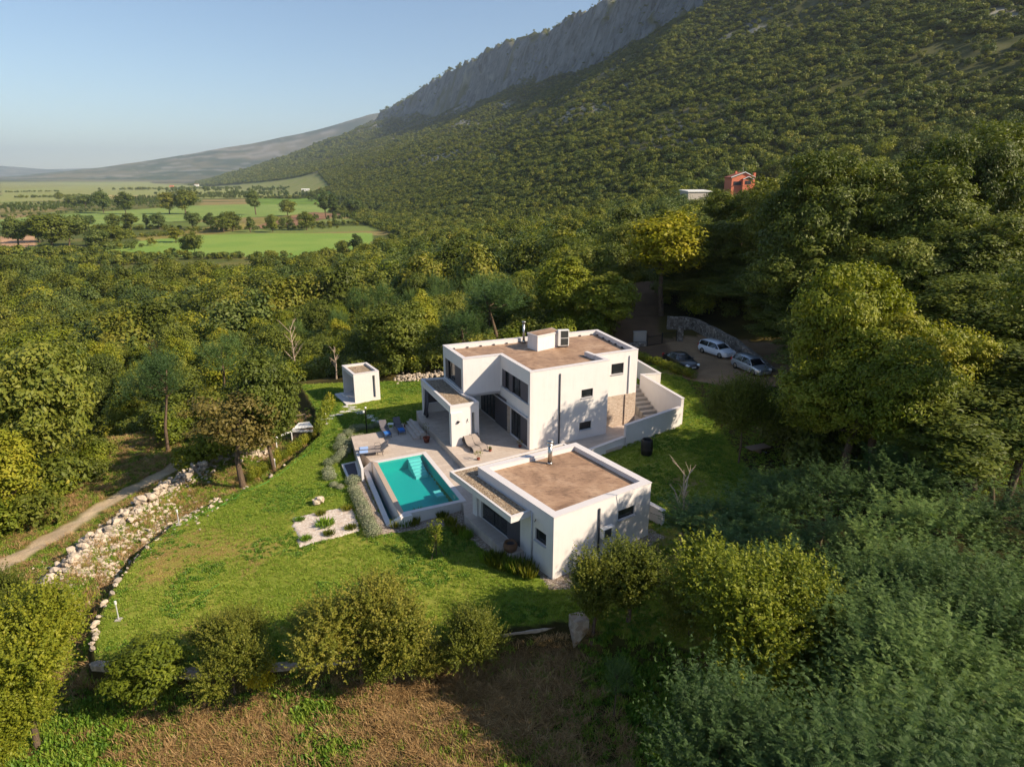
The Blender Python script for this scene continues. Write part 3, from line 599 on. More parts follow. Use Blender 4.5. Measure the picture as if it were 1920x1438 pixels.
# ------------------------------------------------------------------ woodland: nearer trees one by one
HOUSEZONE = [(-22, 22), (-22, 69.5), (-10, 72), (8, 72), (11, 76), (14, 84), (18, 90), (25, 84), (38, 72), (33, 58), (20, 46), (15, 30), (14, 22)]
def blocked(x, y):
    q = np.array([x]), np.array([y])
    if inpoly(*q, HOUSEZONE)[0] or inpoly(*q, [tuple(p) for p in POLY[:20]])[0] and y < 69: return True
    if dpoly(*q, [(15, 70), (15.2, 80), (17.5, 90), (21, 104), (30, 120)])[0] < 3.6: return True
    if y < 30 and -26 < x < 12: return True
    if x > 1 and y < 40: return True
    if x < -14 and dpoly(*q, TR)[0] < 3.0: return True
    if x < -14 and dpoly(*q, TR2[1:])[0] < 2.5: return True
    if x < -14 and y < 46 and float(dpoly(*q, EDGE)[0]) < 11.5: return True
    if -31 < x < -14 and float(dpoly(*q, EDGE)[0]) < 6: return True
    return False
def kindof(x, y):
    """species patches: robinia clumps, golden hornbeams behind the house, oaks on the slope"""
    v = float(fbm(np.array([x/16.]), np.array([y/16.]), 3, 71)[0])+random.uniform(-.09, .09); u = random.random()
    if x > 8 and y < 140: return random.choice(['oak0', 'oak1', 'oak2', 'oak3', 'hb0', 'oak1']) if u < .93 else 'hb1'
    if v > .60: return random.choice(['rob0', 'rob1', 'rob2'])
    if v > .43: return random.choice(['oak0', 'oak1', 'oak2', 'hb0', 'oak3'])
    return random.choice(['hb0', 'hb1', 'hb2', 'hb1', 'dry0' if u < .5 else 'hb2', 'dry1' if u < .25 else 'oak2'])
WORDS = {'oak': ('oak_tree', 'olive green oak', 'tree'), 'hb': ('hornbeam_tree', 'yellow green hornbeam', 'tree'), 'rob': ('acacia_tree', 'blue green acacia', 'tree'),
         'dry': ('browning_tree', 'thin browning tree', 'tree'), 'goldtree': ('golden_tree', 'golden yellow tree', 'tree')}
def place_word(x, y):
    az = math.degrees(math.atan2(x, y)); r = math.hypot(x, y)
    d = 'at the near edge of the wood' if r < 84 else 'in the second rank of the wood' if r < 97 else 'deep in the wood' if r < 112 else 'far back in the wood'
    for lim, w1 in ((-36, 'at the left border'), (-29, 'left of the big lone oak'), (-22, 'above the dirt track fork'), (-15, 'behind the forked tree'), (-9, 'behind the outhouse'), (-3, 'behind the porch roof'), (3, 'behind the flue'), (8, 'right of the roof box'),
                    (14, 'beside the driveway track'), (20, 'above the iron gate'), (27, 'above the dry stone wall'), (34, 'behind the sunlit oaks'), (99, 'at the right border')):
        if az < lim: return d+' '+w1
PLACED = []
def far_enough(x, y, d): return all((x-a)**2+(y-b_)**2 > (d*.5+e*.5)**2 for a, b_, e in PLACED)
def near_tree(k, x, y, s, label, rz=None, group=None, sz=None, name=None):
    key = k.rstrip('0123456789'); nm, _, cat = WORDS.get(key, ('tree', '', 'tree')); PLACED.append((x, y, 5.*s))
    return tree(PT[k], name or nm, label, cat, x, y, s, random.uniform(0, 6.28) if rz is None else rz, group, sz=sz)
def by_px(k, px, ptop, pbase=None, Y=None, label='', wid=None, name=None, group=None):
    """a tree seen with its foot at (px, pbase), or at distance Y, its top at row ptop"""
    if Y is None: x, y, z = g(px, pbase)
    else: x, y, _ = atY(px, ptop, Y); z = tz(x, y)
    zt = atY(px, ptop, y)[2]; top, half = bounds(k)
    sz = max(.4, (zt-z)/top); s = sz if wid is None else wid/(2*half)/1227*math.hypot(y, CAMZ-z)
    return near_tree(k, x, y, s, label, sz=sz, name=name, group=group)
_B = {}
def bounds(k):
    if k not in _B:
        me = PT[k][1]; a = np.empty(len(me.vertices)*3, np.float32); me.vertices.foreach_get('co', a); a = a.reshape(-1, 3); _B[k] = (float(np.percentile(a[:, 2], 99.7)), float(np.percentile(np.abs(a[:, :2]), 99)))
    return _B[k]
# hand placed trees
GS = 'shrubs and trees along the old garden wall'
by_px('oak1', 107, 645, 908, label='big dark olive oak standing alone on the grass beside the dirt track', wid=190, name='oak_tree')
by_px('rob0', 315, 648, 847, label='feathery acacia with a thin leaning trunk at the fork of the dirt track', wid=115)
by_px('dry0', 456, 735, 914, label='browning tree with a forked trunk at the edge of the lawn above the rubble bank', wid=150, name='forked_tree')
by_px('oak2', 515, 662, 884, label='dark green tree on the lawn edge next to the white corrugated shed roof', wid=125, name='garden_tree')
by_px('rob1', 400, 618, Y=66, label='tall acacia rising behind the forked browning tree', wid=120)
by_px('rob2', 290, 655, Y=70, label='blue green acacia standing behind the thin trunked one at the track', wid=120)
by_px('hb1', 20, 800, 990, label='yellow green tree at the left border beside the fallen log and dirt track', wid=135, name='hornbeam_tree')
by_px('fine', 70, 1120, 1400, label='bright green spreading tree in the lower left corner in front of the rubble bank', wid=240, name='broadleaf_tree', group=GS)
by_px('fine', 5, 1300, 1520, label='bright yellow green tree lowest in the left corner over the straw grass', wid=200, name='broadleaf_tree', group=GS)
by_px('fine2', 5, 1085, 1260, label='olive bush at the left border between the track and the rubble bank', wid=150, name='bush', group=GS)
by_px('hb0', 290, 1195, 1322, label='golden green conical tree in front of the left end of the old garden wall', wid=125, name='conical_tree', group=GS)
by_px('fine2', 440, 1160, 1298, label='dark green tree with a pale bare trunk foot in front of the old garden wall', wid=150, name='garden_wall_tree', group=GS)
by_px('gold', 493, 1212, 1300, label='small golden yellow bush beside the pale trunk at the old garden wall', wid=56, name='golden_bush', group=GS)
by_px('fine2', 680, 1090, 1285, label='widest dark olive shrub in the middle of the old garden wall', wid=205, name='large_shrub', group=GS)
by_px('bush0', 738, 1172, 1288, label='yellow green bush against the right side of the widest wall shrub', wid=105, name='bush', group=GS)
by_px('bush2', 812, 1192, 1266, label='small shady bush between the two large shrubs at the garden wall', wid=85, name='bush', group=GS)
by_px('bush1', 890, 1135, 1258, label='leafy green shrub left of the uncovered stretch of garden wall', wid=120, name='bush', group=GS)
by_px('upright0', 1110, 1028, 1200, label='upright green bush next to the stone pillar at the guest house corner', wid=100, name='upright_bush')
by_px('upright1', 1178, 1010, 1165, label='darker upright bush behind the one by the stone pillar', wid=115, name='upright_bush')
by_px('rob1', 1150, 1235, 1345, label='small grey green acacia sapling alone in the weeds of the rough field', wid=64, name='acacia_sapling')
by_px('fine', 1405, 1046, 1385, label='yellow lit broadleaf tree surrounded by acacias in front of the guest house', wid=300, name='broadleaf_tree')
by_px('bush1', 1292, 1050, 1190, label='reddish tipped bush left of the yellow lit tree among the acacias', wid=120, name='bush')
AC = [(1345,930,31),(1440,880,33.5),(1560,868,33),(1690,845,33),(1800,800,35),(1905,765,35),(1400,1010,27),(1535,975,27),(1665,960,26),(1795,935,27),(1910,905,27),
      (1665,1085,21),(1785,1060,20.5),(1905,1040,21),(1735,1235,15.5),(1870,1210,15.5),(1452,1285,14),(1715,1400,12),(1870,1370,11.5)]
ORD = ['first', 'second', 'third', 'fourth', 'fifth', 'sixth', 'seventh', 'eighth', 'ninth', 'tenth', 'eleventh', 'twelfth']
for i, (a, b_, c_) in enumerate(AC):
    w_, j0 = [('back row', 0), ('second row', 6), ('third row', 11), ('fourth row', 14), ('nearest row', 16)][0 if i < 6 else 1 if i < 11 else 2 if i < 14 else 3 if i < 16 else 4]
    by_px('robfine%d' % (i % 2) if c_ < 24 else 'rob%d' % (i % 3), a, b_, Y=c_, label='feathery acacia, %s from the left in the thicket %s' % (ORD[i-j0], w_), group='acacias of the thicket right of the guest house', wid=(6.0 if a != 1452 else 4.4)/math.hypot(c_, 13)*1227)
by_px('fine2', 1385, 700, 868, label='round bush with yellow green tips on the shaded lawn before the parked cars', wid=115, name='round_bush')
by_px('oak3', 1492, 690, 862, label='dark tree right of the round yellow tipped bush near the small shelter', wid=90, name='oak_tree')
BIG = [(1640,495,43,'sunlit oak bulging from the wood edge, topmost of the bright ones'),(1745,590,41,'sunlit oak at the right flank of the bright wood edge'),(1620,690,39,'sunlit oak lowest at the left of the bright wood edge'),(1765,700,40,'sunlit oak lowest at the right of the bright wood edge'),(1690,620,39,'sunlit oak in the middle of the bright wood edge'),
       (1560,288,70,'tallest dark oak on the skyline right of the orange house'),(1650,300,73,'broad dark oak second on the skyline right of the orange house'),(1500,334,84,'dark oak just right of and below the orange house'),(1735,312,66,'huge dark oak right of the two tallest skyline oaks'),(1810,262,74,'tall oak on the upper slope left of the one in the right corner'),(1890,228,76,'tallest oak touching the right border'),
       (1790,432,58,'dark oak below the upper slope oaks, above the sunlit edge'),(1870,400,60,'dark oak at the right border halfway down the slope'),(1905,520,50,'dark oak at the right border level with the top bright oak'),
       (1540,405,68,'dark oak below the tallest skyline oak'),(1392,354,100,'oak right below the orange house'),(1330,415,90,'oak below the flat white roof on the slope'),(1385,470,90,'oak above the dry stone wall, second rank'),(1450,500,84,'dark oak above the silver car'),(1530,530,68,'dark oak left of the topmost bright oak'),(1330,520,88,'dark oak directly above the white hatchback'),(1290,490,96,'oak right of the golden tree'),
       (1850,560,46,'dark oak right of the sunlit ones'),(1600,560,58,'dark oak directly behind the topmost bright oak'),(1700,440,60,'oak above the topmost bright oak'),(1900,640,40,'dark oak at the right border beside the bright edge'),(1612,640,56,'shaded oak right of the parked cars'),(1540,600,66,'shaded oak over the end of the dry stone wall'),(1860,720,37,'shaded oak above the acacia thicket at the right border'),(1420,552,82,'shaded oak over the dry stone wall middle')]
for i, (a, b_, c_, lb) in enumerate(BIG):
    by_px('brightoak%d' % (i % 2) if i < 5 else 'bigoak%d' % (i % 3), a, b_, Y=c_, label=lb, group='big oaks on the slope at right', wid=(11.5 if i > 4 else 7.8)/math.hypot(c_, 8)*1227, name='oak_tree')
# trees standing just right of the frame: their shadows dapple the houses
for (x, y, s_, lb) in ((25.5, 25., .98, 'nearest'), (27, 29.5, .94, 'middle'), (28.5, 34, .95, 'farthest')):
    near_tree('tallthin', x, y, s_, 'tall thin oak just beyond the right border, the %s of three' % lb, group='oaks beyond the right border', name='oak_tree')
by_px('goldtree', 1240, 398, 592, label='golden yellow tree with a bare lower trunk at the bend of the driveway track', wid=150, name='golden_tree')
by_px('rob0', 935, 512, Y=76, label='large acacia directly behind the two storey house roof', wid=150)
by_px('rob2', 872, 575, Y=71, label='acacia behind the back left corner of the two storey house', wid=110)
by_px('hb1', 1050, 480, Y=82, label='yellow green tree behind the roof box of the two storey house', wid=110, name='hornbeam_tree')
by_px('hb2', 1130, 510, Y=78, label='yellow green tree overhanging the driveway track behind the house', wid=120, name='hornbeam_tree')
# filling the wood around them
cand = []
for iy in range(0, 26):
    for ix in range(-30, 34):
        cand.append((ix*5.9+(iy % 2)*2.9+random.uniform(-1.8, 1.8), 36+iy*5.2+random.uniform(-1.7, 1.7)))
cand.sort(key=lambda q: math.hypot(*q)); n_things = len(PLACED); N0 = 285
for x, y in cand:
    r = math.hypot(x, y); az = math.degrees(math.atan2(x, y))
    if r > 140 or az < -43 or az > 46 or blocked(x, y): continue
    k = kindof(x, y); s = random.uniform(.85, 1.4)*(1.2 if x > 14 else 1)
    if not far_enough(x, y, 4.4*s): continue
    if n_things >= N0: break
    n_things += 1; key = k.rstrip('0123456789'); nm, desc, cat = WORDS[key]; pw = place_word(x, y)
    near_tree(k, x, y, s, desc+' '+pw, group='trees of the wood around the house', sz=s**.6*random.uniform(.8, 1.2))
RWOOD = math.hypot(*PLACED[-1][:2])
# ------------------------------------------------------------------ the rest of the wood: one mass
fm = [lowcrown('wood', m_, 3.6, 4.3, 4.6, 60, 40, .27, 500+i) for i, m_ in enumerate(['oak', 'yellowgreen', 'poplar', 'oak', 'bush', 'yellowgreen', 'bush', 'poplar'])]
fm += [lowcrown('hillwood', m_, 3.5, 3.0, 3.2, 30, 16, .5, 520+i) for i, m_ in enumerate(['oak', 'bush', 'oak', 'oak', 'bush', 'poplar'])]
pts = []; ss = []; vi = []
r = RWOOD-4; YF = gz(350, 487, -19)[1]
while r < 6400:
    sp = 6.6 if r < 420 else 4.3 if r < 1300 else 5.4 if r < 2400 else 8.5 if r < 3800 else 15
    n = int(math.radians(91)*r/sp); a = np.radians(-45+91*(np.arange(n)+rng.uniform(-.38, .38, n))/n); rr = r+rng.uniform(-.4, .4, n)*sp
    x = rr*np.sin(a); y = rr*np.cos(a); z = T(x, y) if r < 200 else T0(x, y)
    gx = (T0(x+4, y)-T0(x-4, y))/8; gy = (T0(x, y+4)-T0(x, y-4))/8; sl_ = np.hypot(gx, gy)
    s_ = .87*x+.49*y; t_ = -.49*x+.87*y
    pl = (z < -26.5)&(y > YF+14*np.sin(x/23.)); belt = (pl & (fbm(x/130., y/130., 3, 90) > .47) & (((s_ > np.interp(t_, [0,450,1000,2500,6000], [90,185,270,340,400])))))
    cn = fbm(s_/60., t_/200., 4, 93); open_ = (z > 40) & (cn > .54) & (rng.uniform(0, 1, n) < .7)
    keep = (~pl | belt) & ~open_ & ~((sl_ > .85) & (z > 120) & (rng.uniform(0, 1, n) < .93)) & (z < 600)
    keep &= ~((rr > 5600) & (z < -20))
    keep &= (rr > RWOOD) | (np.abs(np.degrees(a)) > 40) | (rr > RWOOD-2)
    keep &= ~(dpoly(x, y, [(15, 70), (17.5, 90), (21, 104), (30, 120)]) < 4) if r < 200 else keep
    dq = np.hypot(x-atY(1392, 343, 380)[0], y-372); keep &= dq > 17; keep &= np.hypot(x-atY(1304, 358, 340)[0], y-334) > 14
    if 200 < r < 385: keep &= dpoly(x, y, [(0.55*atY(1392, 343, 372)[0], .55*372), (atY(1392, 343, 372)[0], 372.)]) > 9
    for P_ in FIELDS: keep &= ~inpoly(x, y, P_)
    i_ = np.where(keep)[0]; pts.append(np.stack([x, y, z-.6], 1)[i_]); ss.append((sp/5.4*np.clip(rng.lognormal(-.08, .38, n), .4, 1.45 if r < 420 else 1.8)*np.where(z > 300, .75, 1)*np.where((sl_ > .85) & (z > 120), .6, 1)*np.where(r > 1300, .85, 1))[i_])
    v = fbm(x/30., y/30., 3, 95)*.9+.05+rng.uniform(-.12, .12, n); near_ = rr < 420
    k8 = np.clip((v*11-1.6).astype(int), 0, 7); k6 = 8+np.clip((v*9-1.5).astype(int), 0, 5); vi.append(np.where(near_, k8, k6)[i_]); r += sp*.86
pts = np.concatenate(pts); ss = np.concatenate(ss); vi = np.concatenate(vi); print('wood points', len(pts))
scatter('forest', pts, ss, rng.uniform(0, 6.28, len(pts)), vi, fm, 'broadleaf forest covering the slopes below and beside the grey mountain cliffs', 'forest')
# ------------------------------------------------------------------ field trees on the plain, one by one
GF = 'trees standing among the fields of the plain'
def ftree(px, py, hpx, kind, label, wide=1.):
    x, y = gz(px, py, -30); z = -30; d = math.hypot(x, y, CAMZ+30); hm = hpx/1227*d; k = kind; top, half = bounds(k); s = hm/top
    r_ = thing('poplar_tree' if 'poplar' in k else 'field_tree', label, 'tree', (x, y, z), GF); r_.scale = (s*wide, s*wide, s); r_.rotation_euler.z = random.uniform(0, 6)
    for n_, m_ in zip(('trunk', 'crown'), PT[k]):
        q = bpy.data.objects.new(n_, m_); col.objects.link(q); q.parent = r_
for (a, b_, h, k, lb, wd) in [(112,378,14,'far0','small dark tree at the far left field edge',1.),(135,392,20,'far2','round tree in the left poplar row',1.1),(160,394,24,'far2','leafy tree in the left poplar row',1.2),(195,400,34,'far2','tallest round tree between the two left green fields',1.1),
    (237,402,34,'far0','dark twin-crowned tree beside the left green field',1.1),(318,402,34,'far1','broad tree standing in the long green field',1.3),(348,402,38,'far1','spreading tree with a forked foot in the long green field',1.3),(480,403,42,'poplar0','tall tree at the right end of the long green field',1.1),
    (540,406,28,'far0','dark round tree right of the long green field',1.5),(22,440,26,'poplar1','slim tree at the left border before the pink ploughed strip',1.3),(36,470,50,'poplar0','slim half bare tree above the ploughed strip',1.2),
    (100,468,52,'far1','broad crowned tree left of the bright near field',1.6),(75,455,40,'far0','spreading tree between the ploughed strip and the bright field',1.5),(130,462,48,'far2','tall crown behind the left wood edge',1.3),
    (365,478,38,'far0','dark tree on the near edge of the bright green field',.9),(352,476,28,'far0','low dark bush against the dark tree at the bright field',1.3),(645,483,30,'far0','dark tree at the right corner of the bright green field',1.4),(672,484,42,'poplar1','slim dark tree at the right corner of the bright green field',1.3),
    (420,436,30,'far0','dark tree cluster between the two green fields',1.5),(437,434,32,'far1','green tree in the cluster between the two fields',1.3),(395,432,28,'poplar1','slim tree on the hedge between the fields',1.4),(362,430,28,'far2','tree on the hedge behind the bright field',1.2),
    (470,436,26,'poplar1','slim tree before the brown ploughed field',1.4),(512,436,30,'far0','dark tree before the brown ploughed field',1.1),(540,432,24,'far2','small tree on the right of the ploughed field',1.2),(575,432,32,'far0','dark tree where the hedge meets the wood',1.2),
    (300,430,26,'far2','tree on the left part of the hedge',1.2),(275,430,24,'poplar2','slim tree on the left part of the hedge',1.5),(245,432,26,'far1','bushy tree on the left part of the hedge',1.2),(215,430,24,'far0','tree at the left end of the hedge',1.2),
    (612,410,48,'poplar0','tall poplar at the end of the plain beside the wood',1.1),(625,412,44,'poplar2','slim poplar beside the tall one at the wood',1.3),(660,405,30,'far2','tree on the wood edge behind the poplars',1.2),(160,430,22,'far2','low tree left of the hedge',1.4),
    (585,378,16,'far0','dark round bush in the far right field',1.6),(330,455,24,'far1','shrubby tree above the bright field left end',1.4),(200,462,34,'far1','shrubby tree at the left end of the bright field',1.6),(225,458,28,'far0','dark shrubby tree at the left end of the bright field',1.5),(180,470,34,'far2','pale tree left of the bright field',1.4)]:
    ftree(a, b_, h, k, lb, wd)
# hedges, plantation rows and scrub of the plain: beyond counting
pts = []; ss = []; vi = []
def row(a, b_, n, jit, s0, s1, vs_, rows=1, dr=(0, 0)):
    for q in range(rows):
        p0 = gz(a[0]+dr[0]*q, a[1]+dr[1]*q, -30); p1 = gz(b_[0]+dr[0]*q, b_[1]+dr[1]*q, -30)
        for t in np.linspace(0, 1, n):
            pts.append((p0[0]+(p1[0]-p0[0])*t+random.gauss(0, jit), p0[1]+(p1[1]-p0[1])*t+random.gauss(0, jit), -30.2)); ss.append(random.uniform(s0, s1)); vi.append(random.choice(vs_))
row((0, 408), (300, 389), 90, 1.5, .9, 1.5, [3, 3, 2], 1); row((0, 402), (300, 385), 80, 2, .9, 1.4, [3, 3], 3, (0, -3.5))
row((240, 385), (480, 372), 70, 2, 1., 1.6, [3], 3, (0, -3)); row((60, 432), (330, 430), 70, 6, .6, 1.3, [0, 1, 2]); row((330, 434), (620, 428), 90, 7, .5, 1.2, [0, 1, 2])
row((180, 484), (700, 484), 130, 7, .5, 1.2, [0, 1, 2]); row((130, 476), (240, 462), 40, 8, .7, 1.5, [0, 1, 2]); row((40, 372), (140, 370), 50, 14, 1.2, 2.2, [0, 1])
row((300, 366), (720, 362), 240, 30, 1.6, 3., [0, 1, 3, 3]); row((420, 372), (700, 374), 170, 22, 1.3, 2.4, [0, 1, 3, 3]); row((600, 384), (760, 388), 90, 12, 1.2, 2.2, [0, 1, 3]); row((230, 357), (520, 354), 170, 40, 2, 3.6, [0, 1])
row((0, 478), (180, 482), 70, 7, .9, 1.8, [0, 1, 2]); row((0, 497), (300, 492), 90, 9, .9, 1.6, [0, 1, 2]); row((250, 447), (330, 440), 30, 6, .6, 1.1, [0, 1, 2]); row((560, 425), (700, 420), 60, 9, .8, 1.6, [0, 1, 2, 3]); row((640, 398), (760, 402), 60, 9, 1, 1.8, [0, 1, 3]); row((0, 362), (110, 360), 40, 12, 1, 2, [0])
hm_ = [lowcrown('hedge', m_, 2.6, 2.3, 2.2, 26, 16, .5, 560+i) for i, m_ in enumerate(['oak', 'bush', 'poplar'])]
g_ = np.random.default_rng(9); V_, F_, ti, _ = crown(g_, 2.0, 4.6, 26, 16, .5, clr=.4); V_[:, 2] += 7; hm_.append(npmesh('plantation_crown', V_, F_, M['poplar'], attrs=[('tint', 'POINT', 'FLOAT', ti)]))
scatter('hedgerow', pts, ss, rng.uniform(0, 6.28, len(pts)), vi, hm_, 'scrub hedges and plantation rows dividing the fields of the plain', 'hedgerow')

# bushes under and between the nearer trees of the wood
x = rng.uniform(-115, 75, 9000); y = rng.uniform(34, 132, 9000); az_ = np.degrees(np.arctan2(x, y)); k_ = (np.hypot(x, y) < 135) & (az_ > -44) & (az_ < 46)
k_ &= ~inpoly(x, y, HOUSEZONE) & ~inpoly(x, y, [tuple(p) for p in POLY[:20]]) & (dpoly(x, y, [(15, 70), (15.2, 80), (17.5, 90), (21, 104), (30, 120)]) > 3.4) & ~((x > 1) & (y < 40)) & ~((x < -14) & ((dpoly(x, y, TR) < 2.6) | (dpoly(x, y, TR2) < 2.2))) & ~((x < -14) & (y < 47) & (dpoly(x, y, EDGE) < 10)) & ~((x < -14) & (dpoly(x, y, EDGE) < 5))
x, y = x[k_], y[k_]; u_ = rng.uniform(0, 1, len(x)) < .55; x, y = x[u_], y[u_]
bm_ = [lowcrown('shrubbery', m_, 1.6, 1.7, 1.3, 40, 40, .13, 580+i) for i, m_ in enumerate(['yellowgreen', 'oak', 'bush', 'oak'])]
scatter('shrubbery', np.stack([x, y, T(x, y)-.2], 1), rng.uniform(.6, 1.5, len(x)), rng.uniform(0, 6.28, len(x)), rng.integers(0, 4, len(x)), bm_, 'bushy undergrowth filling the wood between the tree trunks', 'undergrowth')
print('shrubbery', len(x))
# ------------------------------------------------------------------ house frames of reference
V2 = lambda p: Vector((p[0], p[1], 0))
def along(p, q, a): p, q = V2(p), V2(q); return p+(q-p).normalized()*a
def plen(p, q): return (V2(q)-V2(p)).length
def nrm(p, q): d = (V2(q)-V2(p)).normalized(); return Vector((d.y, -d.x, 0))
def offset(P, d):
    """polygon moved inward by d (ccw)"""
    n = len(P); o = []
    for i in range(n):
        a, b_, c_ = V2(P[i-1]), V2(P[i]), V2(P[(i+1) % n]); d1 = (b_-a).normalized(); d2 = (c_-b_).normalized(); n1 = Vector((-d1.y, d1.x, 0)); n2 = Vector((-d2.y, d2.x, 0))
        k = (n1+n2); k = k/max(.2, k.length_squared)*2*d; q = b_+k; o.append((q.x, q.y))
    return o
def parapet(mb, P, w_, z0, z1, mi=0):
    I = offset(P, w_); n = len(P)
    for i in range(n):
        j = (i+1) % n; mb.prism([P[i], P[j], I[j], I[i]], z0, z1, mi)
def window(parent, p, q, a0, a1, zb, zt, depth=.12, bars=1, name='window', slide=None, curtain=False, shutters=(), sill=True, hbar=None):
    """frame, panes and shutters set into a hole of the wall p->q"""
    u = (V2(q)-V2(p)).normalized(); nn = nrm(p, q); P = lambda a, d, z: V2(p)+u*a-nn*d+Vector((0, 0, z)); ang = math.atan2(u.y, u.x); fw = .06
    mb = MB(); cz = (zb+zt)/2; cx = (a0+a1)/2
    for z in (zb+fw/2, zt-fw/2): mb.box(P(cx, depth, z), (a1-a0-.004, .07, fw), ang)
    vs_ = [a0+fw/2, a1-fw/2]+[a0+(a1-a0)*i/bars for i in range(1, bars)]
    for a in vs_: mb.box(P(a, depth, cz), (fw, .066, zt-zb-2*fw-.004), ang)
    if hbar: mb.box(P(cx, depth, zb+hbar), (a1-a0-2*fw-.01, .06, .05), ang)
    f = mb.build(name, M['frame'], parent)
    g2 = MB(); g2.box(P(cx, depth+.005, cz), (a1-a0-2*fw, .012, zt-zb-2*fw), ang); g2.build('pane', M['glass'], f)
    if sill:
        s_ = MB(); s_.box(P(cx, -.015, zb-.016), (a1-a0+.06, .2, .03), ang); s_.build('sill', M['fascia'], f)
    for (b0, b1) in curtain or ():
        c_ = MB(); n_ = max(2, int((b1-b0)/.12))
        for i in range(n_): c_.tube([P(b0+(b1-b0)*(i+.5)/n_, depth+.12, zb+.03), P(b0+(b1-b0)*(i+.5)/n_, depth+.12, zt-.05)], .05, 6)
        c_.build('curtain', M['curtain'], f, True)
    for (b0, b1) in shutters:
        k = MB(); k.box(P((b0+b1)/2, .035, cz), (b1-b0, .045, zt-zb-.02), ang)
        n_ = int((zt-zb)/.12)
        for i in range(n_): k.box(P((b0+b1)/2, .008, zb+.06+i*.12), (b1-b0-.1, .016, .05), ang)
        k.build('shutter', M['shutter'], f)
    return f
def deck_drains(): pass
# ================================================================== two storey house
A=(-5.95,54.71); B=(-3.92,50.27); C_=(-.96,51.55); D=(1.35,46.48); F=(7.70,49.92); F2=(6.99,51.45); G=(10.60,53.30); H_=(8.10,60.75)
ZR = 6.7; ZF = 3.45; Z0 = .5
h = thing('white_house', 'two storey white flat roofed modern house with ochre roof and grey shutters', 'house', (2, 52, 0))
plan = [A, B, C_, D, F, F2, G, H_]
# ground floor meets the overhang along line D-C extended back
u_cd = (V2(C_)-V2(D)).normalized(); Cb = V2(C_)+u_cd*5.6; Cb = (Cb.x, Cb.y)
w_ = MB()
# upper floor walls; outer face to the right of p->q
def W(p, q, z0, z1, holes=(), th=.3, mi=0): w_.panel(p, q, z0, z1, th, holes, mi)
W(A, B, ZF, ZR, [(.5, 4.45, 4.05, 5.75)])
W(B, C_, ZF, ZR)
W(C_, D, ZF, ZR, [(.35, 5.45, 4.15, 5.65)])
W(D, F, Z0-1.0, ZR, [(4.65, 5.75, 3.95, 4.62), (4.55, 5.7, 1.25, 1.9)])
W(F, F2, Z0-1.0, ZR)
W(F2, G, 2.95, ZR, [(.85, 1.15, 4.85, 5.75), (1.4, 2.65, 4.85, 5.75)])
W(G, H_, -.6, ZR); W(H_, A, ZF, ZR); W(H_, Cb, -.6, ZF)
W(Cb, D, Z0-.6, ZF, [(1.0, 5.3, Z0+.02, 2.85), (7.6, 10.75, Z0+.1, 2.8)], th=.3)
w_.build('wall', [M['plaster']], h)
c_ = MB(); c_.panel((F2[0]-nrm(F2, G).x*-.03, F2[1]+nrm(F2, G).y*.03), (G[0]+nrm(F2, G).x*.03, G[1]+nrm(F2, G).y*.03), -.4, 2.946, .28); c_.box((G[0]-.55, G[1]-.35, 1.27), (1.05, .16, 3.34), math.atan2(G[1]-F2[1], G[0]-F2[0])); c_.build('stone_cladding', M['cladding'], h)
sl_ = MB(); sl_.prism([A, B, C_, (Cb[0], Cb[1])], ZF+.004, ZF+.2); sl_.build('overhang_soffit', M['plaster'], h)
fl = MB(); I = offset(plan, .301); fl.prism([I[0], I[1], I[2], I[3], I[4], I[5], I[6], I[7]], ZF+.21, ZF+.3); fl.build('upper_floor', M['room'], h)
fl = MB(); fl.prism([Cb, D, F, F2, G, H_], Z0-.4, Z0-.006); fl.build('ground_floor', M['room'], h)
fl = MB(); q = [(offset(plan, .9)[i]) for i in range(8)]; fl.prism([(0.2, 52.5), (2.0, 48.6), (7.0, 51.3), (6.4, 52.9), (9.6, 54.6), (7.6, 59.0)], Z0, 3.4); fl.build('inner_wall', M['room'], h)
rf = MB(); rf.prism(offset(plan, .25), ZR-.5, ZR-.34); rf.build('roof', M['membrane'], h)
cp = MB(); parapet(cp, offset(plan, -.03), .36, ZR-.012, ZR+.05)
cpo = cp.build('roof_edge', M['coping'], h)
ip = MB(); I1 = offset(plan, .30); I2 = offset(plan, .34)
for i in range(8): ip.prism([I1[i], I1[(i+1) % 8], I2[(i+1) % 8], I2[i]], ZR-.34, ZR-.02)
ip.build('parapet_inside', M['plaster'], h)
blk = MB(); pa, pb = F, (F2[0]-.65, F2[1]+1.4); nn = nrm(F, F2)
blk.prism([(F2[0]-.05, F2[1]-.02), (F2[0]-.35, F2[1]-.16), (F2[0]-1.0, F2[1]+1.0), (F2[0]-.7, F2[1]+1.15)], ZR-.33, ZR+.046); blk.build('parapet_return', M['coping'], h)
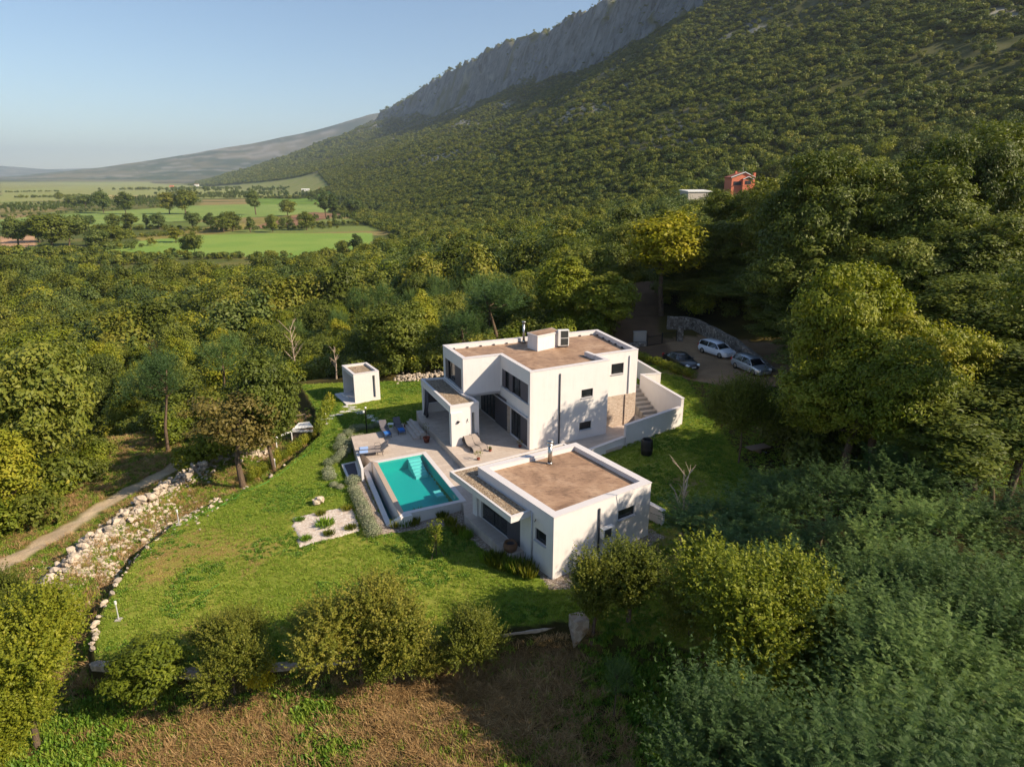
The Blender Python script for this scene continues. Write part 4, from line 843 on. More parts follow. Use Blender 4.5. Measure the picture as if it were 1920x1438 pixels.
# drain hoods along the inside of the parapet
dm = MB()
for (p, q, n_) in ((H_, A, 12), (G, H_, 6)):
    L = plen(p, q)
    for i in range(n_):
        a = along(p, q, L*(i+.7)/(n_+.4))-nrm(p, q)*.42; dm.box((a.x, a.y, ZR-.27), (.16, .12, .1), math.atan2(q[1]-p[1], q[0]-p[0]))
dm.build('roof_vent', M['anthracite'], h)
window(h, A, B, .5, 4.45, 4.05, 5.75, bars=3, curtain=[(1.3, 1.7), (2.3, 2.6)], shutters=[(.5, 1.25), (2.9, 4.45)])
window(h, C_, D, .35, 5.45, 4.15, 5.65, bars=5, curtain=[(1.35, 1.6)], shutters=[(.35, 1.0), (1.7, 2.4), (3.9, 5.45)])
window(h, D, F, 4.65, 5.75, 3.95, 4.62, bars=1); window(h, D, F, 4.55, 5.7, 1.25, 1.9, bars=1)
window(h, F2, G, .85, 1.15, 4.85, 5.75, bars=1, sill=False); window(h, F2, G, 1.4, 2.65, 4.85, 5.75, bars=1)
window(h, Cb, D, 1.0, 5.3, Z0+.02, 2.85, bars=6, name='glass_door', hbar=1.5, sill=False, curtain=[(1.2, 2.6)], shutters=[(4.9, 5.28)])
window(h, Cb, D, 7.6, 10.75, Z0+.1, 2.8, bars=3, name='glass_door', sill=False, curtain=[(8.1, 8.5)], shutters=[(9.5, 10.75)])
sb_ = MB(); nn = nrm(Cb, D); ang = math.atan2(D[1]-Cb[1], D[0]-Cb[0])
def shp(a0, a1, d, z0, z1): c = along(Cb, D, (a0+a1)/2)+nn*d; sb_.box((c.x, c.y, (z0+z1)/2), (a1-a0, .05, z1-z0), ang)
shp(4.6, 7.0, .035, Z0+.06, 2.95)
for i in range(20): shp(4.68, 6.92, .066, Z0+.12+i*.135, Z0+.19+i*.135)
sb_.build('sliding_shutter', M['shutter'], h)
rl = MB(); c = along(Cb, D, 7.3)+nn*.1; rl.box((c.x, c.y, 3.02), (7.2, .14, .1), ang); rl.build('shutter_rail', M['fascia'], h)
cl = MB(); c0, c1 = along(Cb, D, 6.98)+nn*.02, along(Cb, D, 7.55)+nn*.02; cl.panel(c0, c1, Z0, 2.9, .05); cl.build('door_cladding', M['cladding'], h)
dp = MB(); a = along(D, F, 2.62)+nrm(D, F)*.06; dp.tube([(a.x, a.y, -.4), (a.x, a.y, 6.25)], .055, 10); dp.build('downpipe', M['anthracite'], h, True)
dp = MB(); a = along(F2, G, 3.2)+nrm(F2, G)*.07; dp.tube([(a.x, a.y, 0), (a.x, a.y, 6.3)], .05, 10); dp.build('downpipe', M['fascia'], h, True)
# small roof box, flue, cable
def uv_main(o, a, b_, z=0):      # metres along the front (u) and towards the camera (v)
    u = Vector((.906, .423, 0)); v = Vector((.423, -.906, 0)); q = V2(o)+u*a+v*b_; return (q.x, q.y, z)
ub = [gz(988, 623, 7.75), gz(1008, 629.5, 7.75), gz(1050, 621, 7.75), gz(1035, 613.5, 7.75)]
rb = MB(); rb.prism([(p[0]*1.0, p[1]) for p in offset(ub, .05)], ZR-.34, 7.6); rb.build('roof_box', M['plaster'], h)
rb = MB(); rb.prism(ub, 7.604, 7.72); rb.prism(offset(ub, .1), 7.72, 7.74, 1); rb.build('roof_box_lid', [M['coping'], M['membrane']], h)
fx, fy = gz(982, 642, 6.4)
fm_ = MB(); fm_.tube([(fx, fy, 6.36), (fx, fy, 8.15)], .1, 14); fm_.lathe((fx, fy, 8.1), [(.13, 0), (.13, .12), (.19, .14), (.19, .2), (.02, .25)]); fm_.lathe((fx, fy, 6.37), [(.25, 0), (.13, .22)]); fm_.build('flue_pipe', M['zinc'], h, True)
# satellite dish and condenser unit
sx, sy = gz(1018, 646, 6.4); t = thing('satellite_dish', 'white satellite dish on the house roof between the flue and the condenser unit', 'satellite dish', (sx, sy, 6.36))
m_ = MB(); m_.tube([(sx, sy, 6.34), (sx, sy, 7.0)], .03, 8); m_.box((sx, sy, 6.37), (.4, .4, .05)); m_.build('mast', M['zinc'], t)
m_ = MB(); n = 20; ax = Vector((.35, -.85, .38)).normalized(); e1 = ax.orthogonal().normalized(); e2 = ax.cross(e1); c0 = Vector((sx, sy-.12, 7.0)); V_ = [c0-ax*.1]
for r0, dd in ((.2, .07), (.36, .0)): V_ += [c0-ax*dd*1.0+(e1*math.cos(6.283*i/n)+e2*math.sin(6.283*i/n))*r0 for i in range(n)]
FF = [(0, 1+(i+1) % n, 1+i) for i in range(n)]+[(1+i, 1+(i+1) % n, 1+n+(i+1) % n, 1+n+i) for i in range(n)]; m_.add(V_, FF); o = m_.build('reflector', M['white'], t, True); md = o.modifiers.new('solid', 'SOLIDIFY'); md.thickness = .015
m_ = MB(); m_.tube([c0-e2*.3, c0+ax*.32], .012, 6); m_.box(c0+ax*.34, (.07, .07, .07)); m_.build('receiver_arm', M['zinc'], t)
t0, t1 = gz(1045, 650, 6.4), gz(1066, 651, 6.4); cx, cy_ = (t0[0]+t1[0])/2, (t0[1]+t1[1])/2+.1
t = lthing('condenser_unit', 'tall white air conditioning condenser with dark grilles on the house roof', 'air conditioner', (cx, cy_, 6.36), .18)
m_ = MB(); m_.box((0, 0, .85), (.98, .42, 1.4)); o = lpart(m_, 'casing', M['white'], t, bevel=.02)
for k in (0, 1):
    q = MB(); q.box((.08, -.214, .52+k*.66), (.66, .012, .6)); 
    for i in range(6): q.box((-.22+.12*i, -.226, .52+k*.66), (.015, .012, .58)); q.box((.08, -.226, .27+k*.66+.1*i), (.64, .012, .015))
    lpart(q, 'fan_grille', M['grill'], t)
q = MB(); q.box((-.35, 0, .1), (.08, .5, .1)); q.box((.35, 0, .1), (.08, .5, .1)); lpart(q, 'foot', M['black'], t)
bx, by = gz(1026, 647, 6.4); m_ = MB(); m_.box((bx+.35, by+.1, 6.6), (.5, .3, .45), .2); tag(m_.build('junction_box', M['fascia'], bevel=.01), 'small grey box next to the satellite dish on the roof', 'utility box')
# ------------------------------------------------------------------ covered dining porch of the house (canopy with gravel roof)
K1 = (-7.95, 54.47); K2 = (-4.72, 47.23); K3 = (-2.60, 48.28); K4 = (-3.04, 49.23); K5 = (-3.86, 50.2); K6 = (-5.92, 54.85)
cn = [K1, K2, K3, K4, K5, K6]; m_ = MB(); m_.prism(cn, 3.2, 3.55); ro = m_.build('porch_roof', M['plaster'], h)
m_ = MB(); parapet(m_, offset(cn, -.012), .2, 3.552, 3.8); m_.build('porch_roof_edge', M['coping'], h)
m_ = MB(); m_.prism(offset(cn, .195), 3.553, 3.66); m_.build('roof_gravel_bed', M['roofgravel'], h)
m_ = MB(); m_.panel(K2, K3, Z0, 3.199, .3, [(1.78, 2.0, .9, 3.0)]); p = along(K2, K3, .95); d_ = nrm(K2, K3); m_.prism([K2, (p.x, p.y), (p.x+d_.x*.12, p.y+d_.y*.12), (K2[0]+d_.x*.12, K2[1]+d_.y*.12)][::-1], Z0, 3.198)
m_.build('porch_pier', M['plaster'], h)
m_ = MB(); v_ = (V2(K1)-V2(K2)).normalized(); q0 = V2(K2)+v_*.3
m_.prism([(K1[0]+.05, K1[1]-.05), (K1[0]+.22, K1[1]-.42), (K1[0]+.42, K1[1]-.32), (K1[0]+.25, K1[1]+.05)], .1, 3.198); m_.build('porch_post', M['plaster'], h)
pbk = [(-7.6, 54.75), (-2.2, 57.2)]
m_ = MB(); m_.panel(pbk[0], pbk[1], Z0, 1.35, .25); m_.build('porch_bench_wall', M['plaster'], h)
m_ = MB(); m_.panel((-7.7, 55.3), (-2.2, 57.8), Z0, 3.4, .2); m_.build('porch_back_wall', M['shutter'], h)
m_ = MB()
for i in range(9):
    a = along(K1, K2, .25+.11*i); m_.tube([(a.x+.25, a.y+.1, 3.18), (a.x+.22+.03*math.sin(i*2), a.y+.1, 1.8), (a.x+.18-.1*math.sin(i), a.y-.1, .62)], [.05, .07, .09], 7)
m_.build('porch_curtain', M['fabric'], h, True)
wl = MB(); a = along(K2, K3, .52)+nrm(K2, K3)*.19; wl.tube([(a.x-.05, a.y, 2.45), (a.x+.14, a.y-.1, 2.55)], .05, 8); wl.box((a.x, a.y+.03, 2.45), (.12, .1, .2), .46); wl.build('wall_lamp', M['black'], h)
wl = MB(); a = along(K2, K3, 1.45)+nrm(K2, K3)*.05; wl.tube([(a.x-.05, a.y, 2.55), (a.x-.08, a.y-.05, 2.4), (a.x, a.y-.06, 2.3)], .025, 6); wl.build('wall_lamp', M['frame'], h)
# ================================================================== terraces
upT = [(-8.6, 55.4), gz(781.5, 771.6, .5), (-8.25, 54.1), gz(786, 788, .5), gz(798, 800, .5), gz(813, 812, .5), gz(868, 870.6, .5), (-2.6, 42.0), (0.5, 42.6), (8.6, 47.2), (8.9, 49.5), (8.2, 51.5), (2, 56), (-2, 58)]
m_ = MB(); m_.prism(upT, -1.2, .496); tag(m_.build('terrace', M['paving']), kind='structure')
m_ = MB(); m_.prism([(7.0, 48.2), (9.0, 47.9), (14.1, 51.3), (12.0, 57.8), (11., 61), (8.9, 58), (9.6, 53.6), (6.9, 51.8)], -1, .15); tag(m_.build('side_path', M['paving2']), kind='structure')
k = 7.68
lowT = [gz(600+448/k, 680+1062/k), gz(600+610/k, 680+1085/k), gz(600+830/k, 680+1000/k), (-11.3, 51.4), gz(600+1360/k, 680+905/k), (-8.2, 54), (-7.4, 51.0), (-4.2, 44.6), (-2.2, 42.6), (-.5, 42), (2.6, 42.6), (1.7, 40.9), (-3.3, 37.4), (.9, 32.95), (-.1, 32.3), (-3.79, 37.6), (-6.3, 37.4), (-6.94, 37.54), (-10.4, 45.4), (-11.4, 46.5), (-12.1, 46.9)]
P_NW, P_NE, P_SE, P_SW = (-10.11, 45.2), (-6.91, 46.80), (-3.46, 39.21), (-6.94, 37.54)
def tri(name, P, z0, z1, mat):
    m_ = MB(); m_.prism(P, z0, z1); return tag(m_.build(name, mat), kind='structure')
tri('pool_deck', [(-13.34, 50.48), (-12.12, 46.92), (-11.38, 46.6), (-10.62, 45.36), P_NW, P_NE, P_SE, (-3.1, 38.3), (1.7, 40.9), (3.2, 43.4), (-1.9, 43), (-7.4, 51.6), (-8.2, 54), (-8.9, 54.3), (-11.33, 51.45)], -.9, .0, M['paving'])
tri('guest_walk', [(-3.2, 38.9), (-3.0, 37.0), (-.17, 32.41), (.95, 33.05), (2.5, 34.6), (2, 41)], -.9, .05, M['paving2'])
# steps between the two terraces
st = thing('terrace_steps', 'pale stone steps between the pool terrace and the covered porch', 'steps', (-7.8, 51.5, 0))
for i in range(3):
    m_ = MB(); f = 1.0-i*.34
    e0, e1 = Vector((-8.75, 53.4, 0)), Vector((-7.15, 50.1, 0)); nn = Vector((-.9, -.43, 0))
    m_.prism([(e0.x, e0.y), (e1.x, e1.y), ((e1+nn*f).x, (e1+nn*f).y), ((e0+nn*f*.7).x, (e0+nn*f*.7).y)], .002+i*.16 if i else .002, .16*(i+1)); m_.build('step', M['paving2'], st)
# ================================================================== swimming pool
pl = thing('swimming_pool', 'turquoise swimming pool with corner steps and overflow basin', 'swimming pool', (-6.9, 42, 0))
Pq = [P_SW, P_SE, P_NE, P_NW]; Po = offset(Pq, -.34); Pi = Pq
m_ = MB()
for i in range(4):
    j = (i+1) % 4; m_.prism([Po[i], Po[j], Pi[j], Pi[i]], -2.6, -.002)
m_.build('wall', M['plaster'], pl)
m_ = MB(); J = offset(Pq, .001)
for i in range(4):
    j = (i+1) % 4
    if i == 3: continue
    m_.prism([Po[i], Po[j], Pi[j], Pi[i]], .0, .045)
m_.build('coping', M['coping'], pl)
m_ = MB(); m_.prism([Po[3], Po[0], Pi[0], Pi[3]], .0, .03); m_.build('overflow_edge', M['basinstone'], pl)
m_ = MB(); J = offset(Pq, .02)
for i in range(4):
    j = (i+1) % 4; m_.prism([Pi[i], Pi[j], J[j], J[i]], -.9, -.01)
m_.prism(Pi, -.95, -.901); m_.build('tiled_basin', M['tile'], pl)
us = (V2(P_NE)-V2(P_NW)).normalized(); vs2 = (V2(P_SE)-V2(P_NE)).normalized()
for i in range(6):
    m_ = MB(); o0 = V2(P_NE)-us*1.25+vs2*.05; a0 = o0+vs2*(.36*i); a1 = o0+vs2*(.36*(i+1)); m_.prism([(a0.x, a0.y), (a1.x, a1.y), ((a1+us*.95).x, (a1+us*.95).y), ((a0+us*.95).x, (a0+us*.95).y)], -.9, -.12-.115*i); m_.build('step', M['tilestep'], pl)
m_ = MB(); c = V2(P_SE)-vs2*2.3-us*.75; m_.box((c.x, c.y, -.42), (.5, .9, .1), math.atan2(us.y, us.x)); m_.build('underwater_ledge', M['tilestep'], pl)
# overflow basin on the lawn side
BN = (-11.30, 45.55); BS = (-8.1, 37.35); nin = Vector((.93, .37, 0))
m_ = MB(); m_.prism([BN, BS, (BS[0]+.30, BS[1]+.12), (BN[0]+.30, BN[1]+.12)], -2.2, -.72); m_.build('basin_outer_wall', M['plaster'], pl)
for (b_, w1, nm) in ((BS, (Po[0][0], Po[0][1]), 0), (BN, (Po[3][0], Po[3][1]), 1)):
    m_ = MB(); d_ = vs2*.25*(1 if nm == 0 else -1); w2 = (w1[0], w1[1]); far_ = V2(w2)+us*(.75 if nm == 0 else .1)
    m_.prism([b_, w2, (w2[0]+d_.x, w2[1]+d_.y), (b_[0]+d_.x, b_[1]+d_.y)], -2.2, [-.72, .0, .0, -.72]); 
    if nm == 0: m_.prism([w2, (far_.x, far_.y), (far_.x+d_.x, far_.y+d_.y), (w2[0]+d_.x, w2[1]+d_.y)], -2.2, -.001)
    m_.build('basin_end_wall', M['plaster'], pl)
m_ = MB(); m_.prism([(BN[0]+.25, BN[1]), (BS[0]+.3, BS[1]+.1), (Po[0][0]+.05, Po[0][1]), (Po[3][0]+.05, Po[3][1])], -2.1, -1.95); m_.build('basin_floor', M['basinstone'], pl)
def water(name, P, z):
    m_ = MB(); m_.add([(p[0], p[1], z) for p in P], [tuple(range(len(P)))]); o = m_.build(name, M['water']); return tag(o, kind='structure')
water('pool_water', offset(Pq, .021), -.06)
water('basin_water', [(BN[0]+.28, BN[1]+.1), (BS[0]+.31, BS[1]+.13), (Po[0][0]-.0, Po[0][1]), (Po[3][0]-.0, Po[3][1])], -1.45)
# pump hatch and low kerb beside the basin
m_ = MB(); hk = [gz(600+290/7.19, 820+375/7.19, -.9), gz(600+375/7.19, 820+570/7.19, -.9), gz(600+545/7.19, 820+520/7.19, -.9), gz(600+495/7.19, 820+330/7.19, -.9)]
t = thing('sunken_hatch', 'dark rectangular mat in a pale stone kerb beside the pool basin', 'hatch', (hk[0][0], hk[0][1], -.9))
parapet(m_, hk, .16, -1.2, -.8); m_.build('kerb', M['plaster'], t); m_ = MB(); m_.prism(offset(hk, .161), -1.2, -.86); m_.build('mat', M['grate'], t)
m_ = MB(); a, b_ = gz(600+485/7.19, 820+220/7.19, .0), gz(600+555/7.19, 820+440/7.19, .0); nn = nrm(a, b_)
m_.panel(a, b_, -1.0, .12, .18); tag(m_.build('low_wall', M['plaster']), 'low white wall end beside the poolside loungers', 'wall')
m_ = MB(); m_.prism([gz(722, 815, 0), gz(735, 834, 0), gz(748, 831, .0), gz(712, 806, .0)][::-1], -.9, .01); 
# ================================================================== guest house
Q1, Q2, Q3, Q4 = (-2.09, 37.00), (2.20, 30.68), (8.16, 34.85), (4.30, 40.85)
ZA = 3.4
gh = thing('guest_house', 'low white guest house with an ochre roof deck and gravel edged canopy', 'house', (3, 36, 0))
w_ = MB(); W(Q1, Q2, -.9, ZA, [(.15, 4.55, .06, 2.45), (6.0, 7.0, 1.35, 2.1)]); W(Q2, Q3, -.9, ZA, [(4.7, 6.0, 1.75, 2.35)]); W(Q3, Q4, -.9, ZA); W(Q4, Q1, -.9, ZA)
w_.build('wall', M['plaster'], gh)
gp_ = [Q1, Q2, Q3, Q4]
m_ = MB(); m_.prism(offset(gp_, .25), ZA-.42, ZA-.26); m_.build('roof', M['membrane'], gh)
m_ = MB(); parapet(m_, offset(gp_, -.03), .5, ZA-.01, ZA+.045); m_.build('roof_edge', M['coping'], gh)
m_ = MB(); I1 = offset(gp_, .3); I2 = offset(gp_, .46)
for i in range(4): m_.prism([I1[i], I1[(i+1) % 4], I2[(i+1) % 4], I2[i]], ZA-.26, ZA-.012)
m_.build('parapet_inside', M['plaster'], gh)
m_ = MB(); m_.prism(offset(gp_, .301), -.5, .03); m_.build('floor', M['paving2'], gh)
m_ = MB(); c = along(Q1, Q2, 3)-nrm(Q1, Q2)*2.6; m_.box((c.x, c.y, 1.5), (6, .1, 2.8), math.atan2(Q2[1]-Q1[1], Q2[0]-Q1[0])); m_.build('inner_wall', M['plaster'], gh)
window(gh, Q1, Q2, .15, 4.55, .06, 2.45, bars=3, name='glass_door', sill=False, curtain=[(1.95, 2.2)], shutters=[(3.2, 4.55)], hbar=None)
window(gh, Q1, Q2, 6.0, 7.0, 1.35, 2.1); window(gh, Q2, Q3, 4.7, 6.0, 1.75, 2.35)
u1 = (V2(Q2)-V2(Q1)).normalized(); n1 = nrm(Q1, Q2); n2 = nrm(Q4, Q1)
O1 = V2(Q1)+n1*1.35; ca = [V2(Q1)+n2*1.35+n1*1.35, V2(Q1)+u1*5.6+n1*1.35, V2(Q1)+u1*5.6+n1*.002, V2(Q1)+n1*.002+n2*.002-u1*0, V2(Q4)+n2*.002, V2(Q4)+n2*1.35]
ca = [(p.x, p.y) for p in ca]
m_ = MB(); m_.prism(ca, 2.56, 2.8); m_.build('canopy', M['plaster'], gh)
m_ = MB()
for i in (0, 1, 4, 5):
    pass
I1 = offset(ca, .14); 
for i in (0, 1, 4, 5): m_.prism([ca[i], ca[(i+1) % 6], I1[(i+1) % 6], I1[i]], 2.802, 2.95)
m_.build('canopy_edge', M['coping'], gh)
m_ = MB(); m_.prism(I1, 2.803, 2.88); m_.build('roof_gravel_bed', M['roofgravel'], gh)
m_ = MB(); a = V2(Q1)+n1*.15+u1*-.12; m_.box((a.x+.05, a.y+.2, 1.3), (.5, .3, 2.5), math.atan2(u1.y, u1.x)); m_.build('corner_pier', M['plaster'], gh)
fx, fy = gz(1031, 869, 3.15)
m_ = MB(); m_.tube([(fx, fy, 3.1), (fx, fy, 4.45)], .14, 16); m_.lathe((fx, fy, 4.42), [(.22, 0), (.24, .06), (.15, .08), (.15, .2), (.24, .22), (.23, .29), (.03, .33)]); m_.lathe((fx, fy, 3.14), [(.24, 0), (.15, .12)]); m_.build('flue_pipe', M['zinc'], gh, True)
m_ = MB(); m_.box((fx-.75, fy+.75, 3.2), (.9, .35, .25), .58); m_.build('roof_vent', M['fascia'], gh)
dp = MB(); a = along(Q1, Q2, 5.75)+nrm(Q1, Q2)*.06; dp.tube([(a.x, a.y, -.2), (a.x, a.y, 2.9)], .045, 8); dp.build('downpipe', M['fascia'], gh, True)
dp = MB(); a = along(Q2, Q3, 3.2)+nrm(Q2, Q3)*.07; dp.tube([(a.x, a.y, -.3), (a.x, a.y, 3.0)], .055, 8); dp.build('downpipe', M['anthracite'], gh, True)
wl = MB(); a = along(Q1, Q2, 6.1)+nrm(Q1, Q2)*.08; wl.tube([(a.x, a.y, 2.55), (a.x+.02, a.y-.12, 2.7), (a.x-.05, a.y-.2, 2.6)], .03, 6); wl.build('wall_lamp', M['black'], gh)
# wall condenser, logging box and low side wall of the guest house
a = along(Q2, Q3, 3.65)+nrm(Q2, Q3)*.26; rz = math.atan2(Q3[1]-Q2[1], Q3[0]-Q2[0])
t = lthing('wall_condenser', 'white air conditioner unit fixed to the shaded side of the guest house', 'air conditioner', (a.x, a.y, 1.15), rz)
m_ = MB(); m_.box((0, 0, .35), (.85, .32, .62)); lpart(m_, 'casing', M['white'], t, bevel=.02); m_ = MB(); m_.box((-.08, -.165, .35), (.5, .012, .5)); [m_.box((-.08, -.173, .13+.07*i), (.5, .01, .012)) for i in range(7)]; lpart(m_, 'fan_grille', M['grill'], t)
m_ = MB(); m_.box((-.3, .1, .02), (.05, .34, .05)); m_.box((.3, .1, .02), (.05, .34, .05)); lpart(m_, 'bracket', M['anthracite'], t)
a = along(Q2, Q3, 1.9)+nrm(Q2, Q3)*.5; t = lthing('utility_bench', 'grey white box bench with open slatted front against the guest house wall', 'utility box', (a.x, a.y, tz(a.x, a.y)), rz)
m_ = MB(); m_.box((0, 0, .95), (1.25, .8, .06)); lpart(m_, 'top', M['coping'], t); m_ = MB()
for i in range(5): m_.box((-.56+.28*i, -.36, .46), (.05, .05, .92))
m_.box((-.58, 0, .46), (.05, .66, .92)); m_.box((.58, 0, .46), (.05, .66, .92)); lpart(m_, 'frame', M['white'], t)
def wall_thing(name, label, segs, th, mat='plaster', cope=True):
    """segs: list of (p, q, zb_p, zb_q, zt_p, zt_q)"""
    t = thing(name, label, 'wall', (segs[0][0][0], segs[0][0][1], segs[0][2])); m_ = MB(); c_ = MB()
    for (p, q, b0, b1, t0, t1) in segs:
        n_ = nrm(p, q)*(th/2); e = (V2(q)-V2(p)).normalized()*.03
        m_.prism([(p[0]+n_.x, p[1]+n_.y), (q[0]+n_.x, q[1]+n_.y), (q[0]-n_.x, q[1]-n_.y), (p[0]-n_.x, p[1]-n_.y)][::-1], [b1-.4, b0-.4, b0-.4, b1-.4][::1] if False else min(b0, b1)-.5, [t0, t1, t1, t0][::-1])
        n_ = nrm(p, q)*(th/2+.03); pe, qe = V2(p)-e, V2(q)+e
        if cope:
            zz = [t0, t1, t1, t0][::-1]; c_.prism([(pe.x+n_.x, pe.y+n_.y), (qe.x+n_.x, qe.y+n_.y), (qe.x-n_.x, qe.y-n_.y), (pe.x-n_.x, pe.y-n_.y)][::-1], [v+.002 for v in zz], [v+.05 for v in zz])
    m_.build('masonry', M[mat], t)
    if cope: c_.build('coping', M['coping'], t)
    return t
wall_thing('garden_side_wall', 'short white wall sticking out from the far corner of the guest house', [((8.35, 37.05), (9.32, 36.0), -.2, -.2, 1.08, .92)], .28)
wall_thing('courtyard_wall', 'white stepped wall along the side path of the two storey house', [((5.2, 44.9), (8.8, 47.9), 0, 0, .95, 1.0), ((8.88, 47.95), (14.1, 51.3), 0, .9, 1.95, 2.35)], .25)
wall_thing('stair_wall', 'tall white sloping wall screening the outside stairs of the house', [((14.12, 51.25), (11.95, 57.9), .9, 2.4, 3.05, 3.15)], .25)
wall_thing('stair_wall', 'white wall from the back house corner at the head of the outside stairs', [((13.75, 58.4), (12.1, 64.4), 1.8, 2.4, 3.1, 3.1), ((11.95, 57.9), (13.75, 58.4), 1.8, 1.8, 3.12, 3.08)], .25)
t = thing('outside_stairs', 'grey stairs climbing between the house side and the tall sloping wall', 'stairs', (11.6, 54.5, 0))
for i in range(11):
    m_ = MB(); c = Vector((12.6, 53.6, 0)).lerp(Vector((10.6, 59.2, 0)), i/10.); m_.box((c.x, c.y, (.15+.21*(i+1))/2-.2), (1.7, .52, .15+.21*(i+1)+.4), .33); m_.build('step', M['concrete'], t)
# ================================================================== box outhouse
BZ = -.95; O1_, O2_, O3_ = (-17.50, 64.75), (-15.55, 61.44), (-13.30, 62.72); O4_ = (-15.2, 65.9)
oh = thing('garden_outhouse', 'white box-shaped outhouse open on its left side with gravel roof', 'outhouse', (-15.4, 63.5, BZ))
zt = 2.05; w_ = MB(); W(O2_, O3_, BZ-.2, zt, [(1.88, 2.14, BZ+.35, zt-.35)], .22); W(O3_, O4_, BZ-.2, zt, (), .22); W(O4_, O1_, BZ-.2, zt, (), .22)
m_ = w_; m_.panel(O1_, O2_, zt-.35, zt, .22); m_.build('wall', M['plaster'], oh)
pp = [O1_, O2_, O3_, O4_]; m_ = MB(); parapet(m_, offset(pp, -.02), .26, zt+.002, zt+.05); m_.build('roof_edge', M['coping'], oh)
m_ = MB(); m_.prism(offset(pp, .22), zt-.3, zt-.16); m_.build('roof_gravel_bed', M['roofgravel'], oh)
m_ = MB(); m_.prism([(-18.35, 64.3), (-16.35, 60.95), (-15.6, 61.35), O3_, O4_, (-17.5, 64.8)], BZ-.6, BZ+.12); m_.build('floor_slab', M['coping'], oh)
m_ = MB(); m_.tube([(-17.6, 63.9, BZ+.35), (-16.4, 62.2, BZ+.3)], .05, 6); m_.build('bench_bar', M['white'], oh)
for i, (a, b_) in enumerate(((380,637),(470,640),(460,672),(525,677),(420,704),(340,710),(588,700),(512,708),(280,750),(580,730),(185,765),(722,765),(140,805),(718,795),(60,815),(793,800),(785,832),(870,838),(855,868))):
    x, y, z = g(600+a/7.68, 680+b_/7.68); m_ = MB(); rr = random.Random(i); P = []
    for k_ in range(7): aa = k_*.898+rr.uniform(-.2, .2)+.5; P.append((x+.42*math.cos(aa)*rr.uniform(.8, 1.1), y+.26*math.sin(aa)*rr.uniform(.8, 1.1)))
    o = m_.prism(P, z-.1, z+.045).build('stepping_stone', M['coping']); tag(o, 'flat white stepping stone '+('near the lamp post and loungers' if a > 700 else 'under the outhouse corner' if b_ < 720 and a > 400 else 'leading down towards the corrugated shed' if a < 300 else 'in the bend of the garden path'), 'stepping stone', 'stepping stones across the back lawn')
# ------------------------------------------------------------------ draped ground sheets
def drape(name, P, mat, dz=.03, step=.14, kind='structure', wob=.12):
    xs = [p[0] for p in P]; ys = [p[1] for p in P]; X, Y = np.meshgrid(np.arange(min(xs)-.3, max(xs)+.3, step), np.arange(min(ys)-.3, max(ys)+.3, step), indexing='ij')
    X = X+rng.uniform(-.02, .02, X.shape); w1 = (fbm(X*2, Y*2, 2, 5)-.5)*wob*2
    I_ = inpoly(X+w1, Y+w1, P); Z = T(X, Y)+dz+np.where(I_, .0, -.1); n0, n1 = X.shape
    ii, jj = np.meshgrid(np.arange(n0-1), np.arange(n1-1), indexing='ij'); k_ = I_[:-1, :-1] | I_[1:, 1:] | I_[1:, :-1] | I_[:-1, 1:]
    F_ = np.stack([ii*n1+jj, (ii+1)*n1+jj, (ii+1)*n1+jj+1, ii*n1+jj+1], -1)[k_]
    o = bpy.data.objects.new(name, npmesh(name, np.stack([X, Y, Z], -1).reshape(-1, 3), F_, mat, smooth=True)); col.objects.link(o); return tag(o, kind=kind)
BED = [g(547, 972)[:2], g(562, 1026)[:2], g(674, 996)[:2], g(659, 949)[:2]]
drape('gravel_strip', [(-6.0, 37.35), (-3.75, 37.0), (-.35, 31.85), (1.0, 32.5), (2.1, 29.9), (3.0, 29.9), (9.2, 34.6), (8.4, 35.6), (2.2, 31.6), (-2.2, 37.5), (-3.0, 39.2), (-5.6, 38.4)], M['gravel'], .05, .12)
drape('gravel_border', [(-12.55, 45.25), (-11.5, 45.6), (-8.1, 37.5), (-7, 37.9), (-4.9, 37.9), (-4.9, 37.0), (-8.75, 36.05)], M['gravel'], .05, .12)
drape('gravel_bed', BED, M['marble_gravel'], .06, .10)
# ------------------------------------------------------------------ stones
M['limestone'] = flat('pale_limestone', (190, 174, 154), .9, var=.3, sc_=3, bs=.5)
M['limestone2'] = flat('grey_limestone', (158, 146, 130), .9, var=.3, sc_=3, bs=.5)
rocks = []
for i in range(6):
    m_ = MB(); r_i = random.Random(i); m_.rock((0, 0, 0), (1, r_i.uniform(.6, .9), r_i.uniform(.45, .75)), i+10); rocks.append(m_.mesh('rock', [M['limestone' if i % 3 else 'limestone2']], False))
RB = [gz(50, 1150, -2), gz(110, 1075, -2), gz(175, 1010, -2), gz(240, 965, -2), gz(300, 925, -2), gz(350, 893, -2), gz(395, 868, -2), gz(440, 850, -2), gz(500, 838, -1.5)]
RC = [gz(80, 1140, -2.2), gz(150, 1100, -2.2), gz(185, 1040, -2.2), gz(290, 985, -2), gz(370, 950, -1.8)]
def along_path(P, t):
    L = [math.dist(P[i], P[i+1]) for i in range(len(P)-1)]; d = t*sum(L)
    for i, l_ in enumerate(L):
        if d <= l_ or i == len(L)-1: f = d/l_; return (P[i][0]+(P[i+1][0]-P[i][0])*f, P[i][1]+(P[i+1][1]-P[i][1])*f)
        d -= l_
big = []; sp_ = []; 
for i in range(210):
    x, y = along_path(RB, random.random()); rr = random.random(); x += random.gauss(0, .42); y += random.gauss(0, .4); s_ = random.uniform(.10, .24) if rr > .12 else random.uniform(.24, .38); big.append((x, y, s_))
for i in range(40):
    x, y = along_path(RC, random.random()); big.append((x+random.gauss(0, .6), y+random.gauss(0, .6), random.uniform(.08, .22)))
